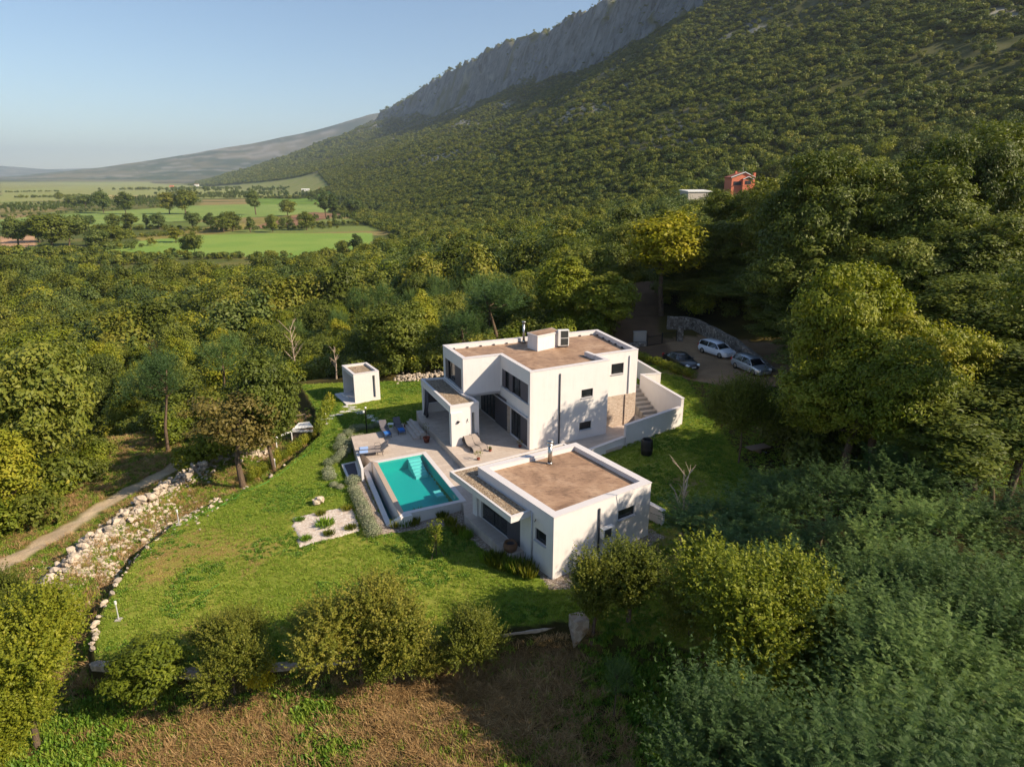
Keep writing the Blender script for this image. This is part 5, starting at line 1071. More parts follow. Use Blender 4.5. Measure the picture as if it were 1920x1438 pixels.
for i, (x, y, s_) in enumerate(big):
    o = bpy.data.objects.new('rubble_stone', rocks[i % 6]); col.objects.link(o); o.location = (x, y, tz(x, y)+s_*.25+random.uniform(0, .35)*(i < 210)); o.rotation_euler = (random.uniform(-.5, .5), random.uniform(-.5, .5), random.uniform(0, 6)); o.scale = (s_*1.05,)*3
    tag(o, 'pale limestone block '+('in the loose rubble bank between lawn and dirt track' if i < 210 else 'lying in the weeds between rubble bank and lawn edge'), 'stone', 'limestone blocks of the rubble bank')
p_ = []; s2 = []
for i in range(4200):
    x, y = along_path(RB if i % 3 else RC, random.random()); q = random.gauss(0, 1); w1 = .7 if i % 3 else 1.3; x += random.gauss(0, w1); y += random.gauss(0, w1); s_ = random.choice([.05, .08, .11, .16])*random.uniform(.7, 1.2); p_.append((x, y)); s2.append(s_)
p_ = np.array(p_); p_ = np.column_stack([p_, T(p_[:, 0], p_[:, 1])+.02])
def stuff_rocks(name, p_, s2, label):
    return scatter(name, p_, s2, rng.uniform(0, 6.28, len(p_)), rng.integers(0, 6, len(p_)), rocks, label, 'rubble')
stuff_rocks('rubble', p_, s2, 'small pale stones scattered over the rubble bank')
# stones edging the lawn terrace
ed = EDGE[8:17]; n_e = 0
for i in range(64):
    x, y = along_path(ed, (i+random.uniform(-.3, .3))/64.); s_ = random.uniform(.07, .2)
    if random.random() < (.25 if i < 22 else .8): continue
    o = bpy.data.objects.new('edging_stone', rocks[i % 6]); col.objects.link(o); o.location = (x+random.uniform(-.1, .1), y+random.uniform(-.1, .1), tz(x, y)+.02); o.rotation_euler = (0, 0, random.uniform(0, 6)); o.scale = (s_*1.2,)*3
    tag(o, 'pale stone '+('at the lower left corner of the lawn edge' if i < 24 else 'along the left rim of the lawn'), 'stone', 'stones edging the lawn')
x, y, z = g(600, 945); m_ = MB()
for i in range(5): m_.rock((x+random.uniform(-.22, .22), y+random.uniform(-.15, .15), z+.16+.06*i), (.26, .22, .2), 40+i)
tag(m_.build('boulder', M['limestone']), 'knobbly white limestone boulder alone on the lawn above the gravel bed', 'boulder')
# stone heap at the back edge of the lawn
p_ = []; 
for i in range(420):
    t_ = random.random(); x = -13+9.*t_; y = 69.6+1.6*t_+random.gauss(0, .6); p_.append((x, y, tz(x, y)+random.uniform(0, .3)))
ROCKB = rocks; stuff_rocks('back_rubble', np.array(p_), rng.uniform(.06, .18, len(p_)), 'shaded heap of stones along the back edge of the lawn')
# old garden wall in front
def polywall(name, label, P, th, h0, mat, cat='wall', topjit=.04, dz=0):
    m_ = MB(); L = sum(math.dist(P[i], P[i+1]) for i in range(len(P)-1)); n = max(3, int(L/.8)); pts_ = [along_path(P, i/n) for i in range(n+1)]
    zt_ = []
    for i, p in enumerate(pts_):
        a = pts_[max(i-1, 0)]; b_ = pts_[min(i+1, n)]; d_ = (V2(b_)-V2(a)).normalized(); nn = Vector((d_.y, -d_.x, 0))*th/2
        zi = h0(p, i/n)+random.uniform(-topjit, topjit) if callable(h0) else tz(*p)+h0+random.uniform(-topjit, topjit); zb_ = min(tz(*p), tz(p[0]+nn.x*3, p[1]+nn.y*3), tz(p[0]-nn.x*3, p[1]-nn.y*3))-.5
        zt_.append([(p[0]+nn.x, p[1]+nn.y, zb_), (p[0]+nn.x*.9, p[1]+nn.y*.9, zi), (p[0]-nn.x*.9, p[1]-nn.y*.9, zi), (p[0]-nn.x, p[1]-nn.y, zb_)])
    V_ = [q for r__ in zt_ for q in r__]; F_ = [(i*4+k_, (i+1)*4+k_, (i+1)*4+k_+1, i*4+k_+1) for i in range(n) for k_ in range(3)]+[(3, 2, 1, 0), (n*4, n*4+1, n*4+2, n*4+3)]
    m_.add(V_, F_); return tag(m_.build(name, mat), label, cat)
polywall('garden_wall', 'low old mortared garden wall running below the lawn in front', EDGE[1:9], .42, lambda p, t: (-.62 if t < .3 else -.8)-.35*t, M['oldwall'])
x, y = EDGE[0]; m_ = MB(); m_.box((x, y, -.8), (.8, .75, 1.9), .3); o = m_.build('gate_pillar', M['oldwall'], bevel=.05); tag(o, 'square stone pillar at the right end of the old garden wall', 'pillar')
# ------------------------------------------------------------------ driveway court
def Tw(p): return tz(*p)
PW = [(15.8, 72.8), (20.0, 75.2), (24.5, 74.2), (30.0, 68.5)]
pw = [g(1250, 612)[:2], g(1302, 610)[:2], g(1390, 660)[:2], g(1460, 700)[:2]]
polywall('parking_wall', 'grey dry stone wall curving behind the parked cars', [gz(1250, 622, 2.1), gz(1300, 622, 2.1), gz(1375, 655, 1.9), gz(1450, 698, 1.9)], .5, lambda p, t: 4.0-1.7*t**1.3, M['drystone'], topjit=.08)
gx, gy = gz(1274, 640, 2.0); m_ = MB(); m_.box((gx, gy, 2.4), (.6, .6, 2.6), .2); tag(m_.build('gate_pillar', M['drystone'], bevel=.03), 'stone gate pillar right of the black iron gate', 'pillar')
hx, hy = gz(1213, 648, 2.0)
gt = thing('iron_gate', 'black iron two-leaf gate with upright bars across the driveway', 'gate', (hx, hy, 2.))
for k_ in range(2):
    a = Vector((hx, hy, 0)).lerp(Vector((gx-.35, gy, 0)), k_*.5+.01); b_ = Vector((hx, hy, 0)).lerp(Vector((gx-.35, gy, 0)), k_*.5+.49); m_ = MB()
    for z in (2.0, 3.0+.12*k_): m_.tube([(a.x, a.y, z), (b_.x, b_.y, z)], .03, 4)
    for i in range(15): c = a.lerp(b_, i/14.); m_.tube([(c.x, c.y, 1.95), (c.x, c.y, 3.12+.12*k_)], .016, 4)
    m_.tube([(a.x, a.y, 1.85), (a.x, a.y, 3.3)], .05, 6); m_.tube([(b_.x, b_.y, 1.85), (b_.x, b_.y, 3.3)], .05, 6); m_.build('gate_leaf', M['black'], gt)
ux, uy = gz(1199, 640, 2.0); m_ = MB(); m_.box((ux, uy, 2.5), (1.5, .4, 1.3), .1); m_.box((ux, uy, 3.18), (1.6, .5, .06), .1); tag(m_.build('meter_cabinet', M['concrete'], bevel=.02), 'grey meter cabinet left of the iron gate', 'cabinet')
polywall('low_stone_wall', 'low rubble wall below the meter cabinet at the driveway edge', [gz(1180, 652, 1.8), gz(1212, 650, 1.8)], .5, .45, M['drystone'])
# cars --------------------------------------------------------------------
def car(name, label, paint_, loc, rz, st, L, Wd, kind):
    """st: side stations (x, sill z, belt z, roof z, half width at belt, half width at roof); nose at +x"""
    t = lthing(name, label, 'car', loc, rz); n = len(st); m_ = MB(); V_ = []
    for (x, zs, zb_, zr, wb, wr) in st:
        V_ += [(x, -wb*.90, zs), (x, -wb, zs+.18), (x, -wb*1.0, (zs+zb_)/2+.05), (x, -wb*.95, zb_), (x, -wb*.6, zb_+.03), (x, 0, zb_+.045), (x, wb*.6, zb_+.03), (x, wb*.95, zb_), (x, wb, (zs+zb_)/2+.05), (x, wb, zs+.18), (x, wb*.9, zs)]
    F_ = [(i*11+k_, i*11+k_+1, (i+1)*11+k_+1, (i+1)*11+k_) for i in range(n-1) for k_ in range(10)]+[tuple(range(10, -1, -1)), tuple((n-1)*11+k_ for k_ in range(11))]+[(i*11+10, i*11, (i+1)*11, (i+1)*11+10) for i in range(n-1)]
    m_.add(V_, F_); o = lpart(m_, 'body', paint_, t, True, .02)
    cb = [s_ for s_ in st if s_[3] > s_[2]+.02]; m_ = MB(); V_ = []; first = st.index(cb[0]); last = st.index(cb[-1])
    ring_ = [st[first-1]]+cb+[st[last+1]]
    for (x, zs, zb_, zr, wb, wr) in ring_:
        zr = max(zr, zb_+.02); wr_ = wr if zr > zb_+.05 else wb*.9; V_ += [(x, -wb*.93, zb_-.01), (x, -wr_, zr-.04 if zr > zb_+.05 else zb_), (x, wr_, zr-.04 if zr > zb_+.05 else zb_), (x, wb*.93, zb_-.01)]
    m_.add(V_, [(i*4+k_, i*4+k_+1, (i+1)*4+k_+1, (i+1)*4+k_) for i in range(len(ring_)-1) for k_ in range(3)]); lpart(m_, 'windows', M['carglass'], t, False)
    m_ = MB(); V_ = []
    for (x, zs, zb_, zr, wb, wr) in cb: V_ += [(x, -wr*1.01, zr-.05), (x, -wr*.93, zr), (x, 0, zr+.03), (x, wr*.93, zr), (x, wr*1.01, zr-.05)]
    m_.add(V_, [(i*5+k_, i*5+k_+1, (i+1)*5+k_+1, (i+1)*5+k_) for i in range(len(cb)-1) for k_ in range(4)])
    for sg in (-1, 1):
        pr = [ring_[-1]]+[cb[-1]]; a, b_ = pr; m_.tube([(a[0], sg*a[4]*.93, a[2]), (b_[0], sg*b_[5], b_[3]-.03)], .035, 5)
        a, b_ = ring_[0], cb[0]; m_.tube([(a[0], sg*a[4]*.93, a[2]), (b_[0], sg*b_[5], b_[3]-.03)], .05, 5)
        c = cb[len(cb)//2]; m_.tube([(c[0]-.1, sg*c[4]*.95, c[2]), (c[0]-.05, sg*c[5], c[3]-.03)], .035, 5)
    lpart(m_, 'roof', paint_, t, True)
    for sx in (L*.30, -L*.31):
        for sy in (-1, 1):
            q = MB(); y_ = sy*(Wd/2-.10); q.tube([(sx, y_-.1*sy, .31), (sx, y_+.1*sy, .31)], [.31, .31], 20); wl_ = lpart(q, 'wheel', M['tyre'], t, True)
            q = MB(); q.tube([(sx, y_+.095*sy, .31), (sx, y_+.115*sy, .31)], [.2, .17], 12)
            for a in range(5): q.box((sx+.1*math.cos(a*1.257), y_+.118*sy, .31+.1*math.sin(a*1.257)), (.2, .012, .05), 0, 0, 0, -a*1.257)
            r_ = lpart(q, 'rim', M['zinc'], t); r_.parent = wl_
    for sy in (-1, 1):
        q = MB(); q.box((L/2-.22, sy*(Wd/2-.30), .66), (.34, .34, .15), -sy*.45, 0, 0, .25); lpart(q, 'headlight', M['lens'], t, bevel=.03)
        q = MB(); q.box((-L/2+.10, sy*(Wd/2-.17), .86), (.16, .2, .3)); lpart(q, 'tail_light', M['redlens'], t, bevel=.03)
        q = MB(); q.box((L*.13, sy*(Wd/2+.06), .98), (.12, .2, .13)); lpart(q, 'mirror', paint_, t, bevel=.03)
    q = MB(); q.box((L/2-.035, 0, .36), (.06, Wd*.52, .2)); q.box((L/2-.09, 0, .60), (.06, .7, .07)); lpart(q, 'grille', M['black'], t, bevel=.01)
    q = MB(); q.box((L/2+.0, 0, .47), (.02, .5, .11)); lpart(q, 'number_plate', M['white'], t)
    return t
def stations(L, Wd, belt, roof, hood, kind):
    h_ = Wd/2
    X = {'hatch': [(-.5,.40,belt*.8,0,.80,0), (-.475,.28,belt,0,.92,0), (-.44,.24,belt+.02,roof-.12,.97,.68), (-.36,.22,belt+.02,roof-.02,.99,.72), (-.12,.2,belt,roof,1,.74), (.06,.2,belt-.01,roof-.04,1,.72), (.12,.2,belt-.03,roof-.17,1,.70), (.27,.2,hood+.04,0,.99,0), (.38,.2,hood-.05,0,.96,0), (.46,.22,hood-.18,0,.85,0), (.5,.28,hood-.36,0,.66,0)],
         'sedan': [(-.5,.42,belt*.88,0,.80,0), (-.47,.28,belt,0,.92,0), (-.36,.24,belt+.03,0,.97,0), (-.22,.2,belt+.03,roof-.06,1,.70), (-.10,.2,belt+.01,roof,1,.72), (.04,.2,belt,roof-.03,1,.72), (.09,.2,belt-.02,roof-.12,1,.70), (.23,.2,hood+.04,0,.99,0), (.36,.2,hood-.03,0,.96,0), (.46,.22,hood-.14,0,.86,0), (.5,.28,hood-.32,0,.68,0)],
         'wagon': [(-.5,.42,belt*.86,0,.82,0), (-.48,.28,belt,0,.93,0), (-.44,.24,belt+.02,roof-.14,.97,.66), (-.38,.2,belt+.02,roof-.02,.99,.70), (-.1,.2,belt,roof+.01,1,.73), (.06,.2,belt-.01,roof-.03,1,.72), (.10,.2,belt-.03,roof-.12,1,.70), (.25,.2,hood+.04,0,.99,0), (.37,.2,hood-.04,0,.96,0), (.46,.22,hood-.16,0,.86,0), (.5,.28,hood-.34,0,.68,0)]}[kind]
    return [(x*L, zs, zb_, zr, w1*h_, w2*h_) for x, zs, zb_, zr, w1, w2 in X]
def place_car(px0, py0, px1, py1, zz=1.8):
    a, b_ = gz(px0, py0, zz), gz(px1, py1, zz); x, y = (a[0]+b_[0])/2, (a[1]+b_[1])/2; return (x, y, tz(x, y)), math.atan2(b_[1]-a[1], b_[0]-a[0])
for p in ((1345, 668), (1410, 697), (1275, 685)):
    pass
lc, rz = place_car(1321, 659, 1366, 673); car('parked_car', 'white hatchback parked against the dry stone wall between the other two cars', M['carwhite'], lc, rz, stations(4.3, 1.8, .92, 1.5, .86, 'hatch'), 4.3, 1.8, 'hatch')
lc, rz = place_car(1386, 688, 1430, 706); car('parked_car', 'silver estate car nearest the dry stone wall end', M['carsilver'], lc, rz, stations(4.5, 1.8, .92, 1.5, .84, 'wagon'), 4.5, 1.8, 'wagon')
lc, rz = place_car(1252, 674, 1302, 696); car('parked_car', 'black saloon car parked in front of the low hedge', M['carblack'], lc, rz, stations(4.6, 1.82, .88, 1.42, .84, 'sedan'), 4.6, 1.82, 'sedan')
# ------------------------------------------------------------------ garden furniture
def lounger(label, loc, rz, frame, sling, back=.55, towel=None, group='sun loungers around the pool'):
    t = lthing('sun_lounger', label, 'sun lounger', loc, rz, group); m_ = MB(); bl = .72; bx = math.cos(back)*bl; bz = math.sin(back)*bl
    for sy in (-.3, .3): m_.tube([(-.62, sy, .34), (1.25, sy, .34)], .022, 6)
    for x in (-.6, 1.23): m_.tube([(x, -.3, .34), (x, .3, .34)], .02, 6)
    lpart(m_, 'frame', frame, t)
    m_ = MB(); m_.box((.4, 0, .355), (1.62, .56, .02)); lpart(m_, 'seat', sling, t)
    m_ = MB(); m_.box((-.42-bx/2, 0, .36+bz/2), (bl, .56, .025), 0, 0, 0, back); 
    for sy in (-.29, .29): m_.tube([(-.42, sy, .36), (-.42-bx, sy, .36+bz)], .02, 6)
    lpart(m_, 'backrest', sling, t)
    for (x, sy) in ((-.5, -.3), (-.5, .3), (1.1, -.3), (1.1, .3)):
        m_ = MB(); m_.tube([(x, sy, .34), (x-.06 if x < 0 else x+.06, sy, 0)], .02, 6); lpart(m_, 'leg', frame, t)
    for sy in (-.31, .31):
        m_ = MB(); m_.tube([(-.45, sy, .36), (-.38, sy, .58), (0, sy, .58), (.05, sy, .36)], .016, 6); lpart(m_, 'armrest', frame, t)
    if towel:
        m_ = MB(); m_.box((.85, 0, .378), (.62, .5, .022)); m_.box((1.19, 0, .31), (.02, .5, .14)); o = m_.build('towel', towel[0]); o.location = loc; o.rotation_euler.z = rz; tag(o, towel[1], 'towel')
    return t
def LG(px, py, z, ph): x, y = gz(px, py, z); return (x, y, z)
lounger('shaded grey lounger with blue towel, left of the little white table', LG(722, 812, 0, 0), -1.18, M['anthracite'], M['slinggrey'], .75, (M['blue'], 'bright blue towel folded on the left shaded lounger'))
lounger('shaded grey lounger with blue towel, right of the little white table', LG(748, 806, 0, 0), -1.18, M['anthracite'], M['slinggrey'], .75, (M['blue'], 'bright blue towel folded on the right shaded lounger'))
lounger('sunlit grey lounger with a pale blue towel, farther one of the poolside pair', LG(704, 846, 0, 0), 3.42, M['anthracite'], M['sling'], .6, (M['pale_blue'], 'pale blue towel on the farther poolside lounger'))
lounger('sunlit grey lounger with a pale blue towel, one nearest the pool corner', LG(704, 853, 0, 0), 3.42, M['anthracite'], M['sling'], .6, (M['pale_blue'], 'pale blue towel on the lounger nearest the pool'))
tx, ty = gz(733, 803, 0); t = thing('side_table', 'little white side table between the two shaded loungers', 'table', (tx, ty, 0)); m_ = MB(); m_.box((tx, ty, .42), (.5, .4, .03)); m_.build('table_top', M['white'], t)
for a, b_ in ((-.2, -.15), (.2, -.15), (.2, .15), (-.2, .15)): m_ = MB(); m_.tube([(tx+a, ty+b_, 0), (tx+a, ty+b_, .41)], .015, 6); m_.build('leg', M['white'], t)
# two curved slatted loungers on the upper terrace
for k_, (px, py, lb) in enumerate(((884, 840, 'curved taupe lounger on the upper terrace next to the porch pier'), (896, 836, 'curved taupe lounger on the upper terrace, the one farther from the porch pier'))):
    x, y = gz(px, py, Z0); t = lthing('curved_lounger', lb, 'sun lounger', (x, y, Z0), -1.05, 'curved loungers on the upper terrace'); pr = [(-.98, .10), (-.9, .5), (-.75, .78), (-.62, .80), (-.42, .55), (-.2, .32), (.1, .26), (.45, .34), (.75, .36), (.95, .28), (1.02, .05)]
    m_ = MB()
    for i in range(len(pr)-1):
        (x0, z0), (x1, z1) = pr[i], pr[i+1]; m_.add([(x0, -.32, z0), (x0, .32, z0), (x1, .32, z1), (x1, -.32, z1), (x0, -.32, z0-.02), (x0, .32, z0-.02), (x1, .32, z1-.02), (x1, -.32, z1-.02)], [(3, 2, 1, 0), (4, 5, 6, 7), (0, 4, 7, 3), (1, 2, 6, 5)])
    lpart(m_, 'seat', M['sling'], t)
    for sy in (-.33, .33): m_ = MB(); m_.tube([(p[0], sy, p[1]) for p in pr], .022, 6); m_.tube([(-.2, sy, .32), (-.35, sy, 0)], .018, 6); m_.tube([(.45, sy, .34), (.5, sy, 0)], .018, 6); lpart(m_, 'side_frame', M['frame'], t)
# lamp post with two globes, bollard lamps
x, y, z = g(688, 812); t = thing('lamp_post', 'black garden lamp post with white globes between terrace and back lawn', 'lamp post', (x, y, z)); m_ = MB(); m_.tube([(x, y, z-.2), (x, y, z+2.25)], [.05, .035], 8); m_.tube([(x-.16, y, z+1.95), (x, y, z+2.0), (x+.02, y, z+2.3)], .02, 6); m_.build('post', M['black'], t)
for dx, dz in ((-.17, 1.98), (.02, 2.36)): m_ = MB(); m_.lathe((x+dx, y, z+dz-.1), [(.04, 0), (.09, .05), (.1, .1), (.08, .16), (.01, .19)], 12); m_.build('globe', M['white'], t, True)
for (px, py, lb) in ((223, 1162, 'bollard lamp near the lower left lawn corner'), (336, 984, 'bollard lamp on the lawn left of the gravel bed'), (517, 884, 'bollard lamp by the row of hedge plants'), (612, 795, 'bollard lamp beside the stepping stones at the shed')):
    x, y, z = g(px, py); t = thing('bollard_lamp', 'thin white topped '+lb, 'garden lamp', (x, y, z), 'bollard lamps round the lawn'); m_ = MB(); m_.tube([(x, y, z-.1), (x, y, z+.95)], .028, 6); m_.build('post', M['fascia'], t)
    m_ = MB(); m_.tube([(x, y, z+.95), (x, y, z+1.12)], .06, 8); m_.build('lamp_head', M['white'], t); m_ = MB(); m_.box((x, y, z+.02), (.3, .3, .06)); m_.build('base', M['concrete'], t)
# black barrel, clay pots, terrace plants
x, y, z = g(1212, 852); t = thing('water_barrel', 'black ribbed water barrel standing on the shaded lawn right of the courtyard wall', 'barrel', (x, y, z)); m_ = MB(); m_.lathe((x, y, z-.05), [(.36, 0), (.42, .15), (.45, .45), (.46, .5), (.44, .55), (.46, .85), (.43, 1.15), (.38, 1.3), (.36, 1.32), (.33, 1.28), (.33, .9)], 20); m_.build('drum', M['black'], t, True)
def leafball(name, mat, c, r, n, ls, g2, flat_=.8):
    d = unit(g2.normal(size=(n, 3))); P = np.array(c)+d*(g2.uniform(.55, 1, n)[:, None]*r)*np.array([1, 1, flat_]); V_, F_ = cards(P, unit(d+g2.normal(size=(n, 3))*.5), ls*g2.uniform(.7, 1.3, n), g2)
    return npmesh(name, V_, F_, M[mat], attrs=[('tint', 'POINT', 'FLOAT', np.repeat(g2.uniform(0, 1, n), 4))])
def addm(name, me, parent):
    o = bpy.data.objects.new(name, me); col.objects.link(o)
    if parent: o.parent = parent
    return o
g2 = np.random.default_rng(77)
x, y = gz(957, 1032, .05); t = thing('clay_urn', 'round brown clay urn at the end of the guest house walkway', 'urn', (x, y, .05)); m_ = MB(); m_.lathe((x, y, .05), [(.26, 0), (.38, .12), (.42, .3), (.41, .42), (.33, .52), (.35, .56), (.31, .56), (.28, .46), (.2, .44)], 20); m_.build('pot', M['clay'], t, True)
m_ = MB(); m_.tube([(x, y, .46), (x, y, .50)], .27, 14); m_.build('soil', M['anthracite'], t)
x, y = gz(800, 829, 0); t = thing('potted_tree', 'slender young tree in a terracotta pot by the terrace steps', 'potted plant', (x, y, 0)); m_ = MB(); m_.lathe((x, y, .0), [(.19, 0), (.27, .38), (.3, .39), (.3, .45), (.25, .45), (.24, .38), (.1, .36)], 16); m_.build('pot', M['terracotta'], t, True)
m_ = MB(); m_.tube([(x, y, .3), (x+.03, y, .9), (x-.04, y, 1.45)], [.02, .016, .008], 5); m_.tube([(x+.02, y, .8), (x-.2, y, 1.35)], .008, 4); m_.tube([(x+.02, y, .9), (x+.2, y, 1.3)], .008, 4); m_.build('stem', M['bark'], t)
o = addm('foliage', leafball('pot_foliage', 'bush', (0, 0, 1.35), .35, 90, .04, g2, 1.1), t)
for (px, py, lb, r_) in ((975, 838, 'reddish potted shrub by the upper terrace glass door', .28), (897, 862, 'small green shrub growing in the upper terrace floor', .36), (919, 846, 'tiny plant on the upper terrace paving', .14), (760, 800, 'dark potted plant at the top of the terrace steps', .18)):
    x, y = gz(px, py, Z0 if px != 760 else .0); t = thing('terrace_plant', lb, 'potted plant', (x, y, Z0 if px != 760 else 0)); m_ = MB(); m_.lathe((x, y, t.location.z+.001), [(.1, 0), (.14, .16), (.12, .16), (.05, .14)], 12); m_.build('pot', M['terracotta'], t, True); addm('foliage', leafball('terrace_foliage', 'dryleaf' if 'reddish' in lb else 'bush', (0, 0, r_+.15), r_, 120, .045, g2), t)
# lavender mounds
lav = [leafball('lavender', 'lavender', (0, 0, .24), .5, 1500, .035, g2, .72) for _ in range(3)]
LAV = [(700,998,.46),(694,986,.40),(690,978,.42),(686,968,.42),(683,959,.42),(680,951,.4),(676,943,.4),(672,935,.38),(668,927,.36),(664,918,.38),(662,904,.46),(619,894,.42),(616,884,.4),(617,868,.36),(630,862,.36),(640,854,.42),(648,846,.44),(657,838,.46),(665,832,.46),(664,824,.42),(676,822,.40),(636,838,.42),(646,832,.40),(640,826,.4),(641,818,.3),(652,812,.38),(665,805,.42),(678,801,.34),(626,908,.26),(638,912,.24),(694,800,.3),(705,797,.3)]
for i, (px, py, r_) in enumerate(LAV):
    x, y, z = g(px, py+4); o = bpy.data.objects.new('lavender_bush', lav[i % 3]); col.objects.link(o); o.location = (x, y, z); s_ = r_/.37; o.scale = (s_, s_, s_); o.rotation_euler.z = random.uniform(0, 6)
    w1 = 'lowest in the row, at the gravel bed' if i == 0 else 'in the row between lawn and pool basin' if i < 11 else 'near the kerb of the sunken hatch' if i < 15 or i > 27 else 'in the dense clump beside the poolside loungers' if i < 25 else 'at the foot of the lamp post'
    tag(o, 'round grey green lavender bush '+w1, 'lavender bush', 'lavender bushes around the pool terrace')
# low plants in the gravel bed, rosemary along the walk, young garden tree
spr = []
for i in range(3):
    n = 260; a = g2.uniform(0, 6.283, n); r0 = g2.uniform(0, .34, n); P = np.stack([r0*np.cos(a), r0*np.sin(a), np.zeros(n)], 1); tip = P*1.6+np.array([0, 0, 1.])*g2.uniform(.18, .5, n)[:, None]; mid = (P+tip)/2; sd_ = unit(np.cross(tip-P, g2.normal(size=(n, 3))))*.028
    V_ = np.stack([P, mid+sd_, tip, mid-sd_], 1).reshape(-1, 3); spr.append(npmesh('rosemary', V_, np.arange(4*n).reshape(-1, 4), M['bush' if i else 'weed'], attrs=[('tint', 'POINT', 'FLOAT', np.repeat(g2.uniform(0, 1, n), 4))]))
def sprig(px, py, s_, lb, grp, i, cat='low plant', nm='low_plant', sz=1):
    x, y, z = g(px, py); o = bpy.data.objects.new(nm, spr[i % 3]); col.objects.link(o); o.location = (x, y, max(z, -.9 if False else z)+.03); o.scale = (s_, s_, s_*sz); o.rotation_euler.z = i; tag(o, lb, cat, grp)
for i, (px, py, s_, lb) in enumerate(((562, 976, .8, 'small green plant near the left corner of the white gravel bed'), (602, 965, .85, 'small green plant at the upper edge of the white gravel bed'), (650, 956, .9, 'small green plant at the upper right corner of the white gravel bed'), (609, 986, 1.35, 'largest green plant in the centre of the white gravel bed'), (657, 992, .9, 'small green plant at the right side of the white gravel bed'), (618, 1003, .9, 'small green plant in the lower part of the white gravel bed'), (574, 1012, .9, 'small green plant at the lower left corner of the white gravel bed'))): sprig(px, py, s_, lb, 'plants in the white gravel bed', i, sz=.7)
for i, (px, py, s_) in enumerate(((915, 1052, 1.1), (930, 1058, 1.5), (946, 1066, 1.3), (962, 1070, 1.3), (978, 1075, 1.5), (992, 1080, 1.3), (790, 968, 1.1), (776, 984, 1.0), (744, 988, 1.0), (758, 986, 1.1), (860, 1000, 1.0), (845, 985, 1.0), (875, 1008, 1.0), (830, 972, .9))): sprig(px, py, s_, 'rosemary bush '+(['first','second','third','fourth','fifth','last'][i]+' from the left in the row below the walkway end' if i < 6 else 'on the lawn beside the pool end wall' if i < 10 else 'in the shade beside the long walkway'), 'rosemary bushes beside pool and walkway', i, 'rosemary bush', 'rosemary_bush', 1.25)
x, y, z = g(818, 1043); t = thing('young_tree', 'young staked tree with sparse leaves alone on the lawn before the guest house', 'tree', (x, y, z)); m_ = MB(); m_.tube([(x, y, z-.1), (x+.02, y, z+1.1), (x+.08, y, z+1.9)], [.035, .028, .012], 6)
for a in range(9): q = a*.7; m_.tube([(x+.02, y, z+.7+a*.12), (x+.02+.35*math.cos(q), y+.35*math.sin(q), z+1.0+a*.13)], [.012, .005], 4)
m_.build('trunk', M['bark'], t)
for a in (0, 2.1, 4.2): m_ = MB(); m_.tube([(x+.5*math.cos(a), y+.5*math.sin(a), z-.05), (x+.06*math.cos(a), y+.06*math.sin(a), z+.95)], .014, 4); m_.build('stake', M['wood'], t)
P = np.concatenate([unit(g2.normal(size=(60, 3)))*g2.uniform(.05, .3, 60)[:, None]+np.array([.4*math.cos(q)*g2.uniform(.5, 1), .4*math.sin(q)*g2.uniform(.5, 1), .75+1.45*k_/12.]) for k_, q in enumerate(g2.uniform(0, 6.28, 13))])
V_, F_ = cards(P, unit(g2.normal(size=(len(P), 3))+np.array([0, 0, .8])), .055*g2.uniform(.7, 1.3, len(P)), g2); addm('crown', npmesh('young_crown', V_, F_, M['yellowgreen'], attrs=[('tint', 'POINT', 'FLOAT', np.repeat(g2.uniform(0, 1, len(P)), 4))]), t)
# hedge plants along the left rim of the lawn and beside the shed
hp = [leafball('hedge_plant', 'yellowgreen', (0, 0, .55), .32, 420, .05, g2, 1.9) for _ in range(2)]
for i in range(30):
    f = i/29.; px = 470+(592-470)*f; py = 905-(905-822)*f; x, y, z = g(px+random.uniform(-2, 2), py); o = bpy.data.objects.new('hedge_plant', hp[i % 2]); col.objects.link(o); o.location = (x, y, z); s_ = random.uniform(.8, 1.15); o.scale = (s_, s_, s_*random.uniform(.8, 1.2)); o.rotation_euler.z = i
    tag(o, 'leafy hedge plant in the row along the left rim of the lawn', 'hedge plant', 'young hedge plants along the lawn rim')
for i, (px, py, s_) in enumerate(((606, 800, 1.7), (612, 785, 1.8), (619, 772, 1.9), (598, 812, 1.4))):
    x, y, z = g(px, py); o = bpy.data.objects.new('yellow_shrub', hp[i % 2]); col.objects.link(o); o.location = (x, y, z); o.scale = (s_, s_, s_*.95); tag(o, 'tall yellow green shrub between the corrugated shed and the back lawn', 'shrub', 'yellow green shrubs near the shed')
for i in range(26):
    f = i/25.; a = Vector(gz(1190, 672, 1.6)); b_ = Vector(gz(1300, 712, 1.4)); p = a.lerp(b_, f); x, y = p.x+random.uniform(-.3, .3), p.y+random.uniform(-.5, .5); o = bpy.data.objects.new('box_hedge_plant', lav[i % 3] if False else hp[i % 2]); col.objects.link(o); o.location = (x, y, tz(x, y)); o.scale = (1.6, 1.6, .85); o.rotation_euler.z = i
    tag(o, 'dark low hedge plant between the house wall and the black car', 'hedge plant', 'low hedge in front of the black car')
